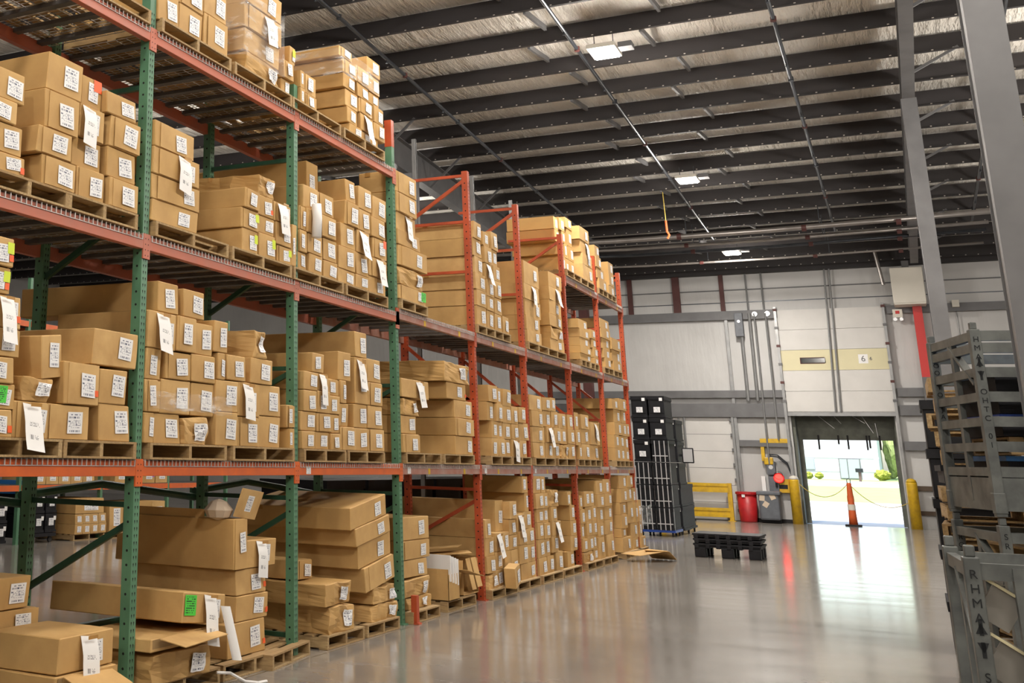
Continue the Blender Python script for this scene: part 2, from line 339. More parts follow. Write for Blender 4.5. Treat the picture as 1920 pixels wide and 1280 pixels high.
BOXES = """
0 2 0 0 5.683 6.041 3.585 3.718 -5.04 0.50 1 o
0 2 0 1 5.662 6.002 3.721 3.925 -5.04 0.50 1 -
0 2 0 2 5.616 5.915 3.928 4.091 -5.04 0.50 1 -
0 2 0 3 5.633 5.995 4.094 4.309 -5.04 0.50 1 -
0 2 1 0 6.206 6.582 3.585 3.802 -5.04 1.00 1 T
0 2 1 1 6.136 6.520 3.805 4.005 -5.04 1.00 1 -
0 2 1 2 6.216 6.603 4.008 4.293 -5.04 1.00 1 -
0 2 1 3 6.223 6.644 4.296 4.581 -5.04 1.00 1 T
0 2 2 0 6.632 6.971 3.585 3.818 -5.07 0.90 1 -
0 2 2 1 6.609 6.975 3.821 4.045 -5.07 0.90 1 -
0 2 2 2 6.651 6.953 4.048 4.304 -5.07 0.90 1 p
0 2 2 3 6.689 6.946 4.307 4.546 -5.07 0.90 1 O
0 2 3 0 7.024 7.409 3.585 3.815 -5.04 0.90 1 -
0 2 3 1 7.012 7.394 3.818 4.053 -5.04 0.90 1 -
0 2 3 2 7.014 7.412 4.056 4.306 -5.04 0.90 1 -
0 2 3 3 6.952 7.351 4.309 4.484 -5.04 0.90 1 -
1 2 0 0 7.636 8.337 3.585 3.766 -5.04 0.45 1 -
1 2 0 1 7.636 8.350 3.769 3.975 -5.04 0.45 1 d
1 2 0 2 7.636 8.332 3.978 4.205 -5.04 0.45 1 dp
1 2 0 3 7.636 8.252 4.208 4.429 -5.04 0.45 1 -
1 2 1 0 9.158 9.466 3.585 3.795 -5.04 1.10 1 yW
1 2 1 1 9.137 9.463 3.798 3.987 -5.04 1.10 1 yT
1 2 1 2 9.164 9.449 3.990 4.177 -5.04 1.10 1 -
1 2 2 0 9.500 9.822 3.585 3.807 -5.04 0.90 1 y
1 2 2 1 9.480 9.807 3.810 3.975 -5.04 0.90 1 -
1 2 2 2 9.461 9.769 3.978 4.170 -5.04 0.90 1 oW
1 2 2 3 9.474 9.796 4.173 4.388 -5.04 0.90 1 cT
1 2 3 0 9.862 10.169 3.585 3.750 -5.04 0.90 1 y
1 2 3 1 9.828 10.143 3.753 3.975 -5.04 0.90 1 -
1 2 3 2 9.788 10.131 3.978 4.170 -5.04 0.90 1 p
2 2 0 0 10.350 10.541 3.585 3.760 -5.04 0.90 1 -
2 2 0 2 10.350 10.512 3.763 3.985 -5.04 0.90 1 -
2 2 0 3 10.350 10.471 3.988 4.235 -5.04 0.90 1 -
2 2 0 1 10.150 10.251 3.585 4.005 -5.04 0.90 1 -
2 2 1 0 10.568 10.889 3.585 3.779 -5.04 0.90 1 -
2 2 1 1 10.531 10.872 3.782 3.983 -5.04 0.90 1 -
2 2 1 2 10.477 10.801 3.986 4.235 -5.04 0.90 1 t
2 2 1 3 10.456 10.805 4.238 4.481 -5.04 0.90 1 -
2 2 2 0 10.921 11.254 3.585 3.764 -5.04 0.90 1 -
2 2 2 1 10.904 11.260 3.767 4.004 -5.04 0.90 1 -
2 2 2 2 10.842 11.213 4.007 4.240 -5.04 0.90 1 -
2 2 2 3 10.825 11.188 4.243 4.477 -5.04 0.90 1 -
2 2 4 0 11.286 11.733 3.585 3.736 -5.04 1.10 1 -
2 2 4 1 11.301 11.750 3.739 3.986 -5.04 1.10 1 -
2 2 4 2 11.386 11.787 3.989 4.247 -5.04 1.10 1 -
2 2 4 3 11.492 11.853 4.250 4.518 -5.04 1.10 1 -
2 2 4 4 11.558 11.815 4.521 4.769 -5.04 1.10 1 T
2 2 5 0 11.754 12.108 3.585 3.736 -5.04 0.90 1 -
2 2 5 1 11.777 12.129 3.739 3.986 -5.04 0.90 1 -
2 2 5 2 11.818 12.164 3.989 4.247 -5.04 0.90 1 p
2 2 5 3 11.860 12.200 4.250 4.501 -5.04 0.90 1 -
2 2 5 4 11.893 12.261 4.504 4.764 -5.04 0.90 1 -
2 2 6 0 12.145 12.646 3.585 3.772 -5.04 0.90 1 -
2 2 6 1 12.155 12.654 3.775 3.998 -5.04 0.90 1 p
2 2 6 2 12.264 12.657 4.001 4.236 -5.04 0.90 1 O
2 2 6 3 12.225 12.633 4.239 4.467 -5.04 0.90 1 -
2 2 6 4 12.286 12.684 4.470 4.732 -5.04 0.90 1 -
2 2 3 0 11.080 11.371 4.480 4.900 -5.29 1.62 1 -
3 2 0 0 13.055 13.937 3.625 3.802 -5.04 0.50 1 g
3 2 0 1 13.052 13.866 3.805 4.033 -5.04 0.50 1 c
3 2 0 2 13.058 13.999 4.036 4.284 -5.04 0.50 1 -
3 2 0 3 13.052 13.824 4.287 4.473 -5.04 0.50 1 -
3 2 0 4 13.052 13.725 4.476 4.689 -5.04 0.50 1 p
3 2 0 5 13.052 13.695 4.692 4.936 -5.04 0.50 1 -
3 2 0 6 13.052 13.697 4.939 5.204 -5.04 0.50 1 T
4 2 0 0 16.057 16.473 3.625 3.899 -5.04 1.15 1 -
4 2 0 1 16.043 16.476 3.902 4.130 -5.04 1.15 1 -
4 2 0 2 16.027 16.461 4.133 4.362 -5.04 1.15 1 T
4 2 0 3 16.028 16.414 4.365 4.607 -5.04 1.15 1 -
4 2 0 4 16.005 16.384 4.610 4.860 -5.04 1.15 1 T
4 2 0 5 15.999 16.338 4.863 5.106 -5.04 1.15 1 T
4 2 1 0 16.532 16.866 3.625 3.887 -5.04 0.90 1 -
4 2 1 1 16.531 16.849 3.890 4.093 -5.04 0.90 0 -
4 2 1 2 16.531 16.850 4.096 4.337 -5.04 0.90 1 -
4 2 1 3 16.524 16.853 4.340 4.577 -5.04 0.90 1 p
4 2 1 4 16.502 16.851 4.580 4.832 -5.04 0.90 1 -
4 2 1 5 16.470 16.765 4.835 5.038 -5.04 0.90 0 -
4 2 2 0 16.916 17.237 3.625 3.880 -5.04 0.90 1 -
4 2 2 1 16.929 17.260 3.883 4.119 -5.04 0.90 1 -
4 2 2 2 16.915 17.229 4.122 4.372 -5.04 0.90 1 -
4 2 2 3 16.883 17.206 4.375 4.592 -5.04 0.90 0 -
4 2 2 4 16.857 17.164 4.595 4.832 -5.04 0.90 0 -
4 2 2 5 16.854 17.170 4.835 5.099 -5.04 0.90 1 -
4 2 3 0 17.272 17.586 3.625 3.881 -5.04 0.90 1 -
5 2 0 0 18.581 19.410 3.625 3.818 -5.04 1.10 1 -
5 2 0 1 18.576 19.375 3.821 4.051 -5.04 1.10 1 -
5 2 0 2 18.593 19.494 4.054 4.314 -5.04 1.10 1 -
5 2 0 3 18.581 19.440 4.317 4.562 -5.04 1.10 1 p
5 2 0 4 18.598 19.474 4.565 4.930 -5.04 1.10 1 -
5 2 1 0 19.956 20.894 3.625 3.813 -5.04 1.00 1 -
5 2 1 1 20.003 20.862 3.816 4.028 -5.04 1.00 1 c
5 2 1 2 19.971 20.830 4.031 4.237 -5.04 1.00 1 -
5 2 1 3 20.021 20.838 4.240 4.477 -5.04 1.00 1 -
5 2 1 4 20.062 20.896 4.480 4.716 -5.04 1.00 1 p
5 2 1 5 20.092 20.969 4.719 4.970 -5.04 1.00 1 -
6 2 0 0 22.080 22.982 3.625 3.745 -5.04 1.10 0 -
6 2 0 1 22.126 22.991 3.748 3.878 -5.04 1.10 0 -
6 2 0 2 22.143 22.939 3.881 4.039 -5.04 1.10 0 -
6 2 0 3 22.147 22.915 4.042 4.201 -5.04 1.10 0 -
6 2 0 4 22.126 22.823 4.204 4.378 -5.04 1.10 0 G
6 2 1 0 23.217 23.573 3.625 3.747 -5.04 1.00 0 -
6 2 1 1 23.213 23.570 3.750 3.926 -5.04 1.00 0 -
6 2 1 2 23.180 23.536 3.929 4.103 -5.04 1.00 0 -
6 2 1 3 23.131 23.502 4.106 4.280 -5.04 1.00 0 -
7 2 0 0 24.161 24.689 3.625 3.813 -5.04 1.00 0 -
7 2 0 1 24.119 24.712 3.816 3.998 -5.04 1.00 0 p
7 2 0 2 24.056 24.779 4.001 4.203 -5.04 1.00 0 -
7 2 0 3 23.995 24.799 4.206 4.399 -5.04 1.00 0 -
7 2 0 4 23.979 24.800 4.402 4.590 -5.04 1.00 0 -
7 2 1 0 24.950 25.683 3.625 3.813 -5.04 1.00 0 -
7 2 1 1 24.910 25.713 3.816 4.048 -5.04 1.00 0 p
7 2 1 2 24.857 25.712 4.051 4.285 -5.04 1.00 0 -
6 3 0 0 21.744 22.034 5.185 5.510 -5.19 0.90 0 T
6 3 0 1 21.608 21.870 5.513 5.729 -5.19 0.90 0 -
6 3 0 2 21.411 21.735 5.732 5.953 -5.19 0.90 0 -
6 3 0 3 21.378 21.692 5.956 6.189 -5.19 0.90 0 T
6 3 1 0 22.054 22.338 5.185 5.509 -5.19 0.80 0 -
6 3 1 1 22.010 22.267 5.512 5.779 -5.19 0.80 0 -
6 3 1 2 21.887 22.155 5.782 5.998 -5.19 0.80 0 -
6 3 1 3 21.710 22.110 6.001 6.229 -5.19 0.80 0 -
6 3 2 0 22.350 22.697 5.185 5.509 -5.19 0.80 0 -
6 3 2 1 22.318 22.717 5.512 5.783 -5.19 0.80 0 -
6 3 2 2 22.287 22.650 5.786 6.121 -5.19 0.80 0 p
6 3 2 3 22.168 22.673 6.124 6.317 -5.19 0.80 0 -
6 3 3 0 22.747 23.596 5.185 5.497 -5.04 1.00 1 -
6 3 3 1 22.773 23.569 5.500 5.722 -5.04 1.00 1 -
6 3 3 2 22.738 23.506 5.725 5.968 -5.04 1.00 1 p
6 3 3 3 22.679 23.434 5.971 6.233 -5.04 1.00 1 -
7 3 0 0 24.086 24.770 5.185 5.400 -5.04 1.00 0 -
7 3 0 1 24.029 24.679 5.403 5.618 -5.04 1.00 0 -
7 3 0 2 23.979 24.427 5.621 5.840 -5.04 1.00 0 p
7 3 0 3 23.979 24.374 5.843 6.064 -5.04 1.00 0 -
7 3 1 0 25.029 25.583 5.185 5.394 -5.04 1.00 0 -
7 3 1 1 25.111 25.581 5.397 5.643 -5.04 1.00 0 p
7 3 1 2 25.143 25.616 5.646 5.896 -5.04 1.00 0 W
0 1 0 0 5.806 6.061 1.845 2.019 -5.04 0.50 1 o
0 1 0 1 5.788 6.067 2.022 2.186 -5.04 0.50 1 G
0 1 0 2 5.761 6.046 2.189 2.357 -5.04 0.50 1 W
0 1 0 3 5.771 6.078 2.360 2.545 -5.04 0.50 1 -
0 1 0 4 5.825 6.094 2.548 2.762 -5.04 0.50 1 op
0 1 0 5 5.673 5.948 2.765 2.946 -5.04 0.50 1 oy
0 1 0 6 5.690 5.963 2.949 3.143 -5.04 0.50 1 oy
0 1 1 0 6.073 6.424 1.845 2.086 -5.04 0.90 1 p
0 1 1 1 6.131 6.452 2.089 2.253 -5.04 0.90 1 c
0 1 1 2 6.294 6.556 2.256 2.550 -5.04 0.90 1 r
0 1 2 0 6.438 6.909 1.845 2.086 -5.04 0.90 1 -
0 1 2 1 6.582 6.993 2.089 2.385 -5.04 0.90 1 o
0 1 2 2 6.928 7.510 2.388 2.654 -5.04 1.10 1 T
0 1 3 0 7.028 7.436 1.845 2.110 -5.04 0.90 1 -
0 1 3 1 7.003 7.377 2.113 2.365 -5.04 0.90 1 -
1 1 0 0 7.636 7.763 1.845 2.077 -5.04 0.90 1 -
1 1 0 1 7.636 7.823 2.080 2.326 -5.04 0.90 1 -
1 1 0 2 7.636 7.856 2.329 2.571 -5.04 0.90 1 -
1 1 1 0 7.788 8.184 1.845 2.075 -5.04 0.90 1 -
1 1 1 1 7.870 8.321 2.078 2.347 -5.04 0.90 1 -
1 1 1 2 7.934 8.299 2.350 2.571 -5.04 0.90 1 -
1 1 1 3 7.636 8.051 2.574 2.865 -5.04 0.90 1 p
1 1 1 4 7.791 8.094 2.871 3.116 -5.04 1.45 1 -
1 1 2 0 8.200 8.570 1.845 2.075 -5.04 0.90 1 c
1 1 2 1 8.337 8.706 2.078 2.349 -5.04 0.90 1 -
1 1 2 2 8.306 8.702 2.352 2.578 -5.04 0.90 1 -
1 1 2 3 8.058 8.355 2.581 2.868 -5.04 0.90 1 -
1 1 2 4 8.163 8.507 2.871 3.099 -5.04 0.90 1 -
1 1 3 0 8.362 8.673 2.581 2.843 -5.04 0.90 1 -
1 1 4 0 8.720 9.086 1.845 2.125 -5.04 1.00 1 -
1 1 4 1 8.712 9.094 2.128 2.392 -5.04 1.00 1 -
1 1 4 2 8.735 8.863 2.395 2.623 -5.04 1.00 1 -
1 1 4 3 8.679 8.914 2.626 2.894 -5.04 1.00 1 -
1 1 5 0 9.102 9.502 1.845 2.102 -5.04 0.90 1 -
1 1 5 1 9.104 9.510 2.105 2.401 -5.04 0.90 1 p
1 1 5 2 8.893 9.226 2.404 2.621 -5.04 0.90 1 -
1 1 6 0 9.515 9.954 1.845 2.123 -5.04 0.90 1 W
1 1 6 1 9.517 9.952 2.126 2.401 -5.04 0.90 1 -
1 1 6 2 9.346 9.765 2.404 2.631 -5.04 0.90 1 -
1 1 6 3 9.395 9.634 2.634 2.893 -5.04 1.20 1 cT
1 1 7 0 10.146 10.251 1.845 2.030 -5.04 0.90 0 -
1 1 7 1 10.110 10.251 2.033 2.246 -5.04 0.90 1 -
2 1 0 0 10.380 10.672 1.845 2.014 -5.04 0.90 1 -
2 1 0 1 10.388 10.720 2.017 2.201 -5.04 0.90 1 -
2 1 0 2 10.437 10.730 2.204 2.408 -5.04 0.90 1 -
2 1 0 3 10.438 10.764 2.411 2.591 -5.04 0.90 1 -
2 1 1 0 10.718 11.041 1.845 2.014 -5.04 0.90 1 -
2 1 1 1 10.739 11.053 2.017 2.198 -5.04 0.90 1 W
2 1 1 2 10.738 11.020 2.201 2.416 -5.04 0.90 1 -
2 1 1 3 10.772 11.020 2.419 2.591 -5.04 0.90 1 p
2 1 1 4 10.641 10.938 2.594 2.786 -5.04 0.90 1 -
2 1 2 0 11.053 11.270 1.845 2.007 -5.04 0.90 1 -
2 1 2 1 11.060 11.275 2.010 2.198 -5.04 0.90 1 -
2 1 2 2 11.028 11.288 2.201 2.382 -5.04 0.90 1 W
2 1 2 3 11.031 11.310 2.385 2.553 -5.04 0.90 1 W
2 1 3 0 11.300 11.674 1.845 2.081 -5.04 1.00 1 -
2 1 3 1 11.294 11.524 2.084 2.318 -5.04 1.00 1 -
2 1 3 2 11.316 11.462 2.321 2.553 -5.04 1.00 1 -
2 1 3 3 11.277 11.602 2.556 2.851 -5.04 1.20 1 -
2 1 4 0 11.687 12.025 1.845 2.081 -5.04 1.00 1 -
2 1 4 1 11.673 12.036 2.084 2.331 -5.04 1.00 1 -
2 1 4 2 11.713 12.056 2.334 2.830 -5.04 1.00 1 p
2 1 4 3 11.726 12.055 2.833 3.105 -5.04 1.45 1 -
2 1 5 0 12.048 12.477 1.845 2.084 -5.04 0.90 1 -
2 1 5 1 12.059 12.466 2.087 2.330 -5.04 0.90 1 -
2 1 5 2 12.062 12.454 2.333 2.585 -5.04 0.90 1 -
2 1 5 3 12.062 12.453 2.588 2.841 -5.04 0.90 1 -
3 1 0 0 13.052 13.579 1.845 2.057 -5.04 0.60 1 -
3 1 0 1 13.052 13.523 2.060 2.268 -5.04 0.60 1 d
3 1 0 2 13.052 13.592 2.271 2.474 -5.04 0.60 1 c
3 1 0 3 13.052 13.942 2.477 2.692 -5.04 0.60 1 p
3 1 2 0 14.941 15.656 1.845 2.080 -5.04 0.95 1 dT
3 1 2 1 14.950 15.667 2.083 2.308 -5.04 0.95 1 d
3 1 2 2 14.963 15.665 2.311 2.538 -5.04 0.95 1 -
3 1 2 3 14.683 15.431 2.541 2.753 -5.04 0.95 1 o
3 1 1 0 14.565 15.568 2.756 3.023 -5.04 1.30 1 cd
4 1 0 0 16.455 16.752 1.845 2.091 -5.04 0.90 1 -
4 1 0 1 16.492 16.770 2.094 2.324 -5.04 0.90 0 -
4 1 0 2 16.349 16.668 2.327 2.586 -5.04 0.90 1 -
4 1 0 3 16.384 16.809 2.589 2.816 -5.04 0.90 1 -
4 1 1 0 16.766 17.062 1.845 2.087 -5.04 0.90 1 -
4 1 1 1 16.783 17.026 2.090 2.324 -5.04 0.90 0 -
4 1 1 2 16.694 16.994 2.327 2.570 -5.04 0.90 1 -
4 1 1 3 16.820 17.032 2.573 2.803 -5.04 0.90 0 -
4 1 2 0 17.068 17.389 1.845 2.084 -5.04 0.90 1 -
4 1 2 1 17.032 17.430 2.090 2.313 -5.04 0.90 1 -
4 1 2 2 17.042 17.471 2.316 2.556 -5.04 0.90 1 -
4 1 2 3 17.081 17.473 2.559 2.802 -5.04 0.90 1 -
4 1 3 0 17.428 17.830 1.845 2.093 -5.04 0.90 1 p
4 1 3 1 17.446 17.792 2.096 2.313 -5.04 0.90 1 -
4 1 3 2 17.487 17.811 2.316 2.574 -5.04 0.90 1 -
4 1 4 0 17.854 18.247 1.845 2.091 -5.04 0.90 1 -
4 1 4 1 17.898 18.406 2.094 2.344 -5.04 0.90 1 -
4 1 4 2 17.843 18.196 2.347 2.580 -5.04 0.90 1 -
5 1 0 0 18.586 19.284 1.845 2.074 -5.04 0.90 1 -
5 1 0 1 18.590 19.301 2.077 2.316 -5.04 0.90 1 -
5 1 0 2 18.567 19.232 2.319 2.562 -5.04 0.90 1 -
5 1 0 3 18.520 19.219 2.565 2.799 -5.04 0.90 1 -
5 1 1 0 19.321 19.791 1.845 2.087 -5.04 0.90 1 -
5 1 1 1 19.367 19.821 2.090 2.336 -5.04 0.90 1 p
5 1 1 2 19.279 19.760 2.339 2.588 -5.04 0.90 1 -
5 1 1 3 19.234 19.715 2.591 2.798 -5.04 0.90 1 -
5 1 2 0 19.821 20.261 1.845 2.087 -5.04 0.90 1 -
5 1 2 1 19.860 20.283 2.090 2.336 -5.04 0.90 1 -
5 1 2 2 19.779 20.180 2.339 2.598 -5.04 0.90 1 -
5 1 2 3 19.733 20.073 2.601 2.815 -5.04 0.90 0 -
5 1 3 0 20.292 20.750 1.845 2.081 -5.04 0.90 1 c
5 1 3 1 20.348 20.768 2.084 2.336 -5.04 0.90 0 -
5 1 3 2 20.233 20.778 2.339 2.582 -5.04 0.90 1 -
5 1 4 0 20.810 21.279 1.845 2.093 -5.04 0.90 1 -
5 1 4 1 20.820 21.279 2.096 2.338 -5.04 0.90 0 p
5 1 4 2 20.904 21.279 2.341 2.588 -5.04 0.90 0 -
6 1 0 0 21.522 21.727 1.845 2.076 -5.04 0.90 0 -
6 1 0 1 21.378 21.707 2.079 2.352 -5.04 0.90 0 -
6 1 0 2 21.384 21.670 2.355 2.645 -5.04 0.90 0 -
6 1 1 0 21.778 22.407 1.845 2.111 -5.04 0.90 1 -
6 1 1 1 21.826 22.399 2.114 2.369 -5.04 0.90 1 -
6 1 1 2 21.838 22.425 2.372 2.628 -5.04 0.90 1 -
6 1 2 0 22.441 23.117 1.845 2.110 -5.04 0.90 1 -
6 1 2 1 22.500 23.195 2.113 2.517 -5.04 0.90 1 p
7 1 0 0 24.497 25.004 1.845 2.087 -5.04 0.90 0 -
7 1 0 1 24.539 25.020 2.090 2.342 -5.04 0.90 0 -
7 1 0 2 24.667 25.335 2.345 2.590 -5.04 0.90 0 -
7 1 0 3 24.682 25.352 2.593 2.843 -5.04 0.90 0 -
7 1 0 4 24.541 25.131 2.846 3.039 -5.04 0.90 0 -
7 1 1 0 25.029 25.419 1.845 2.080 -5.04 0.90 0 -
7 1 1 1 25.058 25.465 2.083 2.330 -5.04 0.90 0 -
7 1 1 2 25.358 25.759 2.338 2.593 -5.04 0.90 0 -
7 1 1 3 25.387 25.806 2.596 2.843 -5.04 0.90 0 -
7 1 1 4 25.169 25.866 2.846 3.080 -5.04 0.90 0 -
7 1 2 0 25.445 25.878 1.845 2.072 -5.04 0.90 0 -
7 1 2 1 25.492 25.927 2.075 2.335 -5.04 0.90 0 -
7 1 2 2 25.787 26.104 2.338 2.591 -5.04 0.90 0 p
1 3 0 0 7.636 7.959 5.315 5.596 -5.04 0.90 1 -
1 3 1 0 7.983 8.370 5.315 5.590 -5.04 0.90 1 -
1 3 1 1 7.972 8.371 5.593 5.818 -5.04 0.90 1 -
1 3 2 0 8.402 8.813 5.315 5.642 -5.04 0.90 1 -
1 3 2 1 8.392 8.810 5.645 5.914 -5.04 0.90 1 -
1 3 3 0 9.190 9.894 5.315 5.534 -5.04 1.10 1 c
1 3 3 1 9.173 9.912 5.537 5.770 -5.04 1.10 1 -
1 3 3 2 9.168 9.917 5.773 6.025 -5.04 1.10 1 p
1 3 3 3 9.168 9.915 6.028 6.282 -5.04 1.10 1 -
1 3 4 0 9.967 10.152 5.315 5.485 -5.04 0.90 1 -
1 3 4 1 9.959 10.173 5.488 5.679 -5.04 0.90 1 -
2 3 0 0 10.350 10.450 5.315 5.491 -5.04 0.90 0 -
2 3 0 1 10.350 10.441 5.494 5.679 -5.04 0.90 0 p
2 3 0 2 10.118 10.251 5.682 5.878 -5.04 0.90 1 y
2 3 1 0 10.474 10.724 5.315 5.466 -5.04 0.90 1 -
2 3 1 1 10.479 10.738 5.469 5.688 -5.04 0.90 1 -
2 3 2 0 11.639 11.975 5.315 5.444 -5.04 1.20 1 -
2 3 2 1 11.595 11.875 5.447 5.628 -5.04 1.20 1 -
2 3 2 2 11.560 11.913 5.631 5.832 -5.04 1.20 1 -
2 3 2 3 11.492 11.826 5.835 6.001 -5.04 1.20 1 W
2 3 2 4 11.477 11.832 6.004 6.167 -5.04 1.20 1 W
2 3 2 5 11.379 11.710 6.170 6.292 -5.04 1.20 1 -
2 3 3 0 11.989 12.287 5.315 5.444 -5.04 0.90 1 -
2 3 3 1 11.970 12.372 5.447 5.649 -5.04 0.90 1 p
2 3 3 2 11.943 12.305 5.652 5.832 -5.04 0.90 1 -
2 3 3 3 11.899 12.238 5.835 5.996 -5.04 0.90 1 W
2 3 3 4 11.851 12.234 5.999 6.206 -5.04 0.90 1 W
2 3 4 0 12.292 12.510 5.315 5.435 -5.04 0.90 0 -
2 3 4 1 12.378 12.682 5.438 5.642 -5.04 0.90 1 -
2 3 4 2 12.382 12.661 5.645 5.847 -5.04 0.90 1 -
2 3 4 3 12.264 12.568 5.850 5.996 -5.04 0.90 1 -
2 3 4 4 12.242 12.573 5.999 6.206 -5.04 0.90 1 W
2 3 4 5 12.183 12.575 6.209 6.410 -5.04 0.90 1 -
0 0 0 0 6.539 7.227 0.125 0.349 -4.95 0.60 1 f
0 0 0 1 6.569 7.211 0.352 0.578 -4.95 0.60 1 p
0 0 1 0 6.635 7.150 0.125 0.524 -5.60 1.00 1 -
0 0 1 1 6.617 7.134 0.527 0.679 -5.60 1.00 1 -
0 0 1 2 6.598 7.033 0.682 0.898 -5.60 1.00 1 -
1 0 0 0 7.704 8.486 0.125 0.360 -4.93 0.70 1 c
1 0 0 1 7.636 8.578 0.363 0.455 -4.93 0.70 1 f
1 0 0 2 8.044 8.697 0.458 0.680 -4.93 1.30 1 GP
1 0 1 0 9.049 9.726 0.125 0.397 -5.08 1.10 1 o
1 0 1 1 9.198 9.767 0.400 0.605 -5.08 1.10 1 o
1 0 1 2 9.208 9.754 0.608 0.818 -5.08 1.10 1 o
1 0 1 3 9.331 9.938 0.821 1.052 -5.08 1.35 1 p
1 0 1 4 9.133 9.359 0.821 1.241 -5.08 1.15 1 F
2 0 0 0 10.909 11.469 0.125 0.380 -5.00 1.10 1 c
2 0 0 1 10.777 11.422 0.383 0.593 -5.00 1.10 1 c
2 0 1 0 10.921 11.228 0.596 0.780 -5.35 0.90 1 -
2 0 2 0 11.998 12.725 0.125 0.292 -5.02 1.30 1 c
2 0 2 1 12.030 12.710 0.295 0.462 -5.02 1.30 1 c
2 0 2 2 11.833 12.642 0.465 0.715 -5.02 1.30 1 d
2 0 2 3 11.748 12.630 0.718 0.953 -5.02 1.30 1 -
2 0 2 4 11.652 12.600 0.956 1.137 -5.02 1.30 1 -
2 0 2 5 11.544 12.549 1.140 1.359 -5.02 1.30 1 T
3 0 0 0 13.188 13.935 0.125 0.257 -5.08 0.90 1 c
3 0 0 1 13.089 13.892 0.260 0.466 -5.08 0.90 1 c
3 0 0 2 13.089 13.861 0.469 0.656 -5.08 0.90 1 -
3 0 0 3 13.102 13.953 0.659 0.867 -5.08 0.90 1 -
3 0 0 4 13.108 13.958 0.870 1.124 -5.08 0.90 1 -
4 0 0 0 16.052 16.415 0.125 0.319 -5.04 1.35 1 c
4 0 0 1 16.008 16.389 0.322 0.539 -5.04 1.35 1 -
4 0 0 2 15.990 16.405 0.542 0.773 -5.04 1.35 1 -
4 0 0 3 15.989 16.264 0.776 1.009 -5.04 1.35 1 -
4 0 1 0 16.421 16.784 0.125 0.347 -5.04 0.90 1 -
4 0 1 1 16.424 16.742 0.350 0.577 -5.04 0.90 1 -
4 0 1 2 16.447 16.792 0.580 0.821 -5.04 0.90 1 p
4 0 4 0 16.823 17.126 0.125 0.565 -5.04 1.20 1 -
4 0 4 1 16.798 17.086 0.568 0.817 -5.04 1.20 1 -
4 0 3 0 16.779 17.149 0.820 1.240 -5.14 1.50 1 -
4 0 5 0 17.158 17.515 0.125 0.565 -5.04 1.00 1 -
4 0 5 1 17.126 17.526 0.568 0.762 -5.04 1.00 1 -
4 0 5 2 17.125 17.505 0.765 0.979 -5.04 1.00 1 -
4 0 5 3 17.155 17.502 0.982 1.218 -5.04 1.00 1 -
4 0 6 0 17.543 17.972 0.349 0.609 -5.04 0.90 1 -
4 0 6 1 17.551 17.988 0.612 0.793 -5.04 0.90 1 -
4 0 6 2 17.530 17.885 0.796 1.037 -5.04 0.90 1 p
4 0 9 0 17.978 18.421 0.349 0.591 -5.04 0.90 1 -
4 0 9 1 17.994 18.421 0.594 0.816 -5.04 0.90 1 -
4 0 9 2 17.891 18.337 0.819 1.058 -5.04 0.90 1 -
4 0 2 0 16.608 16.989 0.125 0.388 -4.84 0.15 1 r
4 0 7 0 17.632 18.421 0.125 0.346 -5.04 0.90 1 d
4 0 8 0 17.997 18.192 1.061 1.326 -5.04 0.90 0 -
4 0 8 1 17.889 18.176 1.329 1.566 -5.04 0.90 0 -
5 0 0 0 18.565 19.015 0.125 0.369 -5.04 0.90 1 -
5 0 0 1 18.577 18.946 0.372 0.637 -5.04 0.90 1 -
5 0 0 2 18.586 18.915 0.640 0.880 -5.04 0.90 0 -
5 0 0 3 18.591 18.962 0.883 1.081 -5.04 0.90 0 -
5 0 0 4 18.530 18.993 1.084 1.311 -5.04 0.90 1 W
5 0 0 5 18.520 18.892 1.314 1.564 -5.04 0.90 1 -
5 0 1 0 19.046 19.447 0.125 0.369 -5.04 0.90 1 -
5 0 1 1 18.964 19.304 0.372 0.631 -5.04 0.90 1 -
5 0 1 2 18.949 19.289 0.634 0.863 -5.04 0.90 0 -
5 0 1 3 18.980 19.305 0.866 1.083 -5.04 0.90 0 -
5 0 1 4 19.010 19.296 1.086 1.311 -5.04 0.90 0 -
5 0 1 5 18.909 19.164 1.314 1.563 -5.04 0.90 0 -
5 0 2 0 19.633 20.038 0.125 0.401 -5.04 0.90 1 -
5 0 2 1 19.398 19.778 0.404 0.654 -5.04 0.90 1 -
5 0 2 2 19.390 19.971 0.657 0.870 -5.04 0.90 1 p
5 0 2 3 19.397 19.752 0.873 1.094 -5.04 0.90 0 -
5 0 2 4 19.302 19.857 1.097 1.372 -5.04 0.90 1 c
5 0 3 0 20.367 20.799 0.125 0.361 -5.04 1.10 0 -
5 0 3 1 20.591 21.043 0.364 0.601 -5.04 1.10 1 -
5 0 3 2 20.653 21.049 0.604 0.842 -5.04 1.10 0 -
5 0 3 3 20.676 21.013 0.845 1.087 -5.04 1.10 0 -
5 0 3 4 20.539 20.794 1.090 1.312 -5.04 1.10 0 -
6 0 0 0 21.378 22.081 0.125 0.304 -5.04 0.90 1 c
6 0 0 1 21.378 21.719 0.307 0.513 -5.04 0.90 0 -
6 0 0 2 21.378 21.610 0.516 0.764 -5.04 0.90 0 -
6 0 0 3 21.378 21.698 0.767 1.001 -5.04 0.90 0 -
6 0 0 4 21.378 21.604 1.004 1.230 -5.04 0.90 0 -
6 0 1 0 21.736 22.156 0.310 0.550 -5.04 0.90 0 -
6 0 1 1 21.751 22.129 0.553 0.794 -5.04 0.90 0 -
6 0 1 2 21.765 22.200 0.797 1.037 -5.04 0.90 0 -
6 0 1 3 21.674 22.067 1.040 1.296 -5.04 0.90 0 -
6 0 2 0 22.183 22.535 0.125 0.315 -5.04 0.90 0 -
6 0 2 1 22.162 22.452 0.318 0.549 -5.04 0.90 0 -
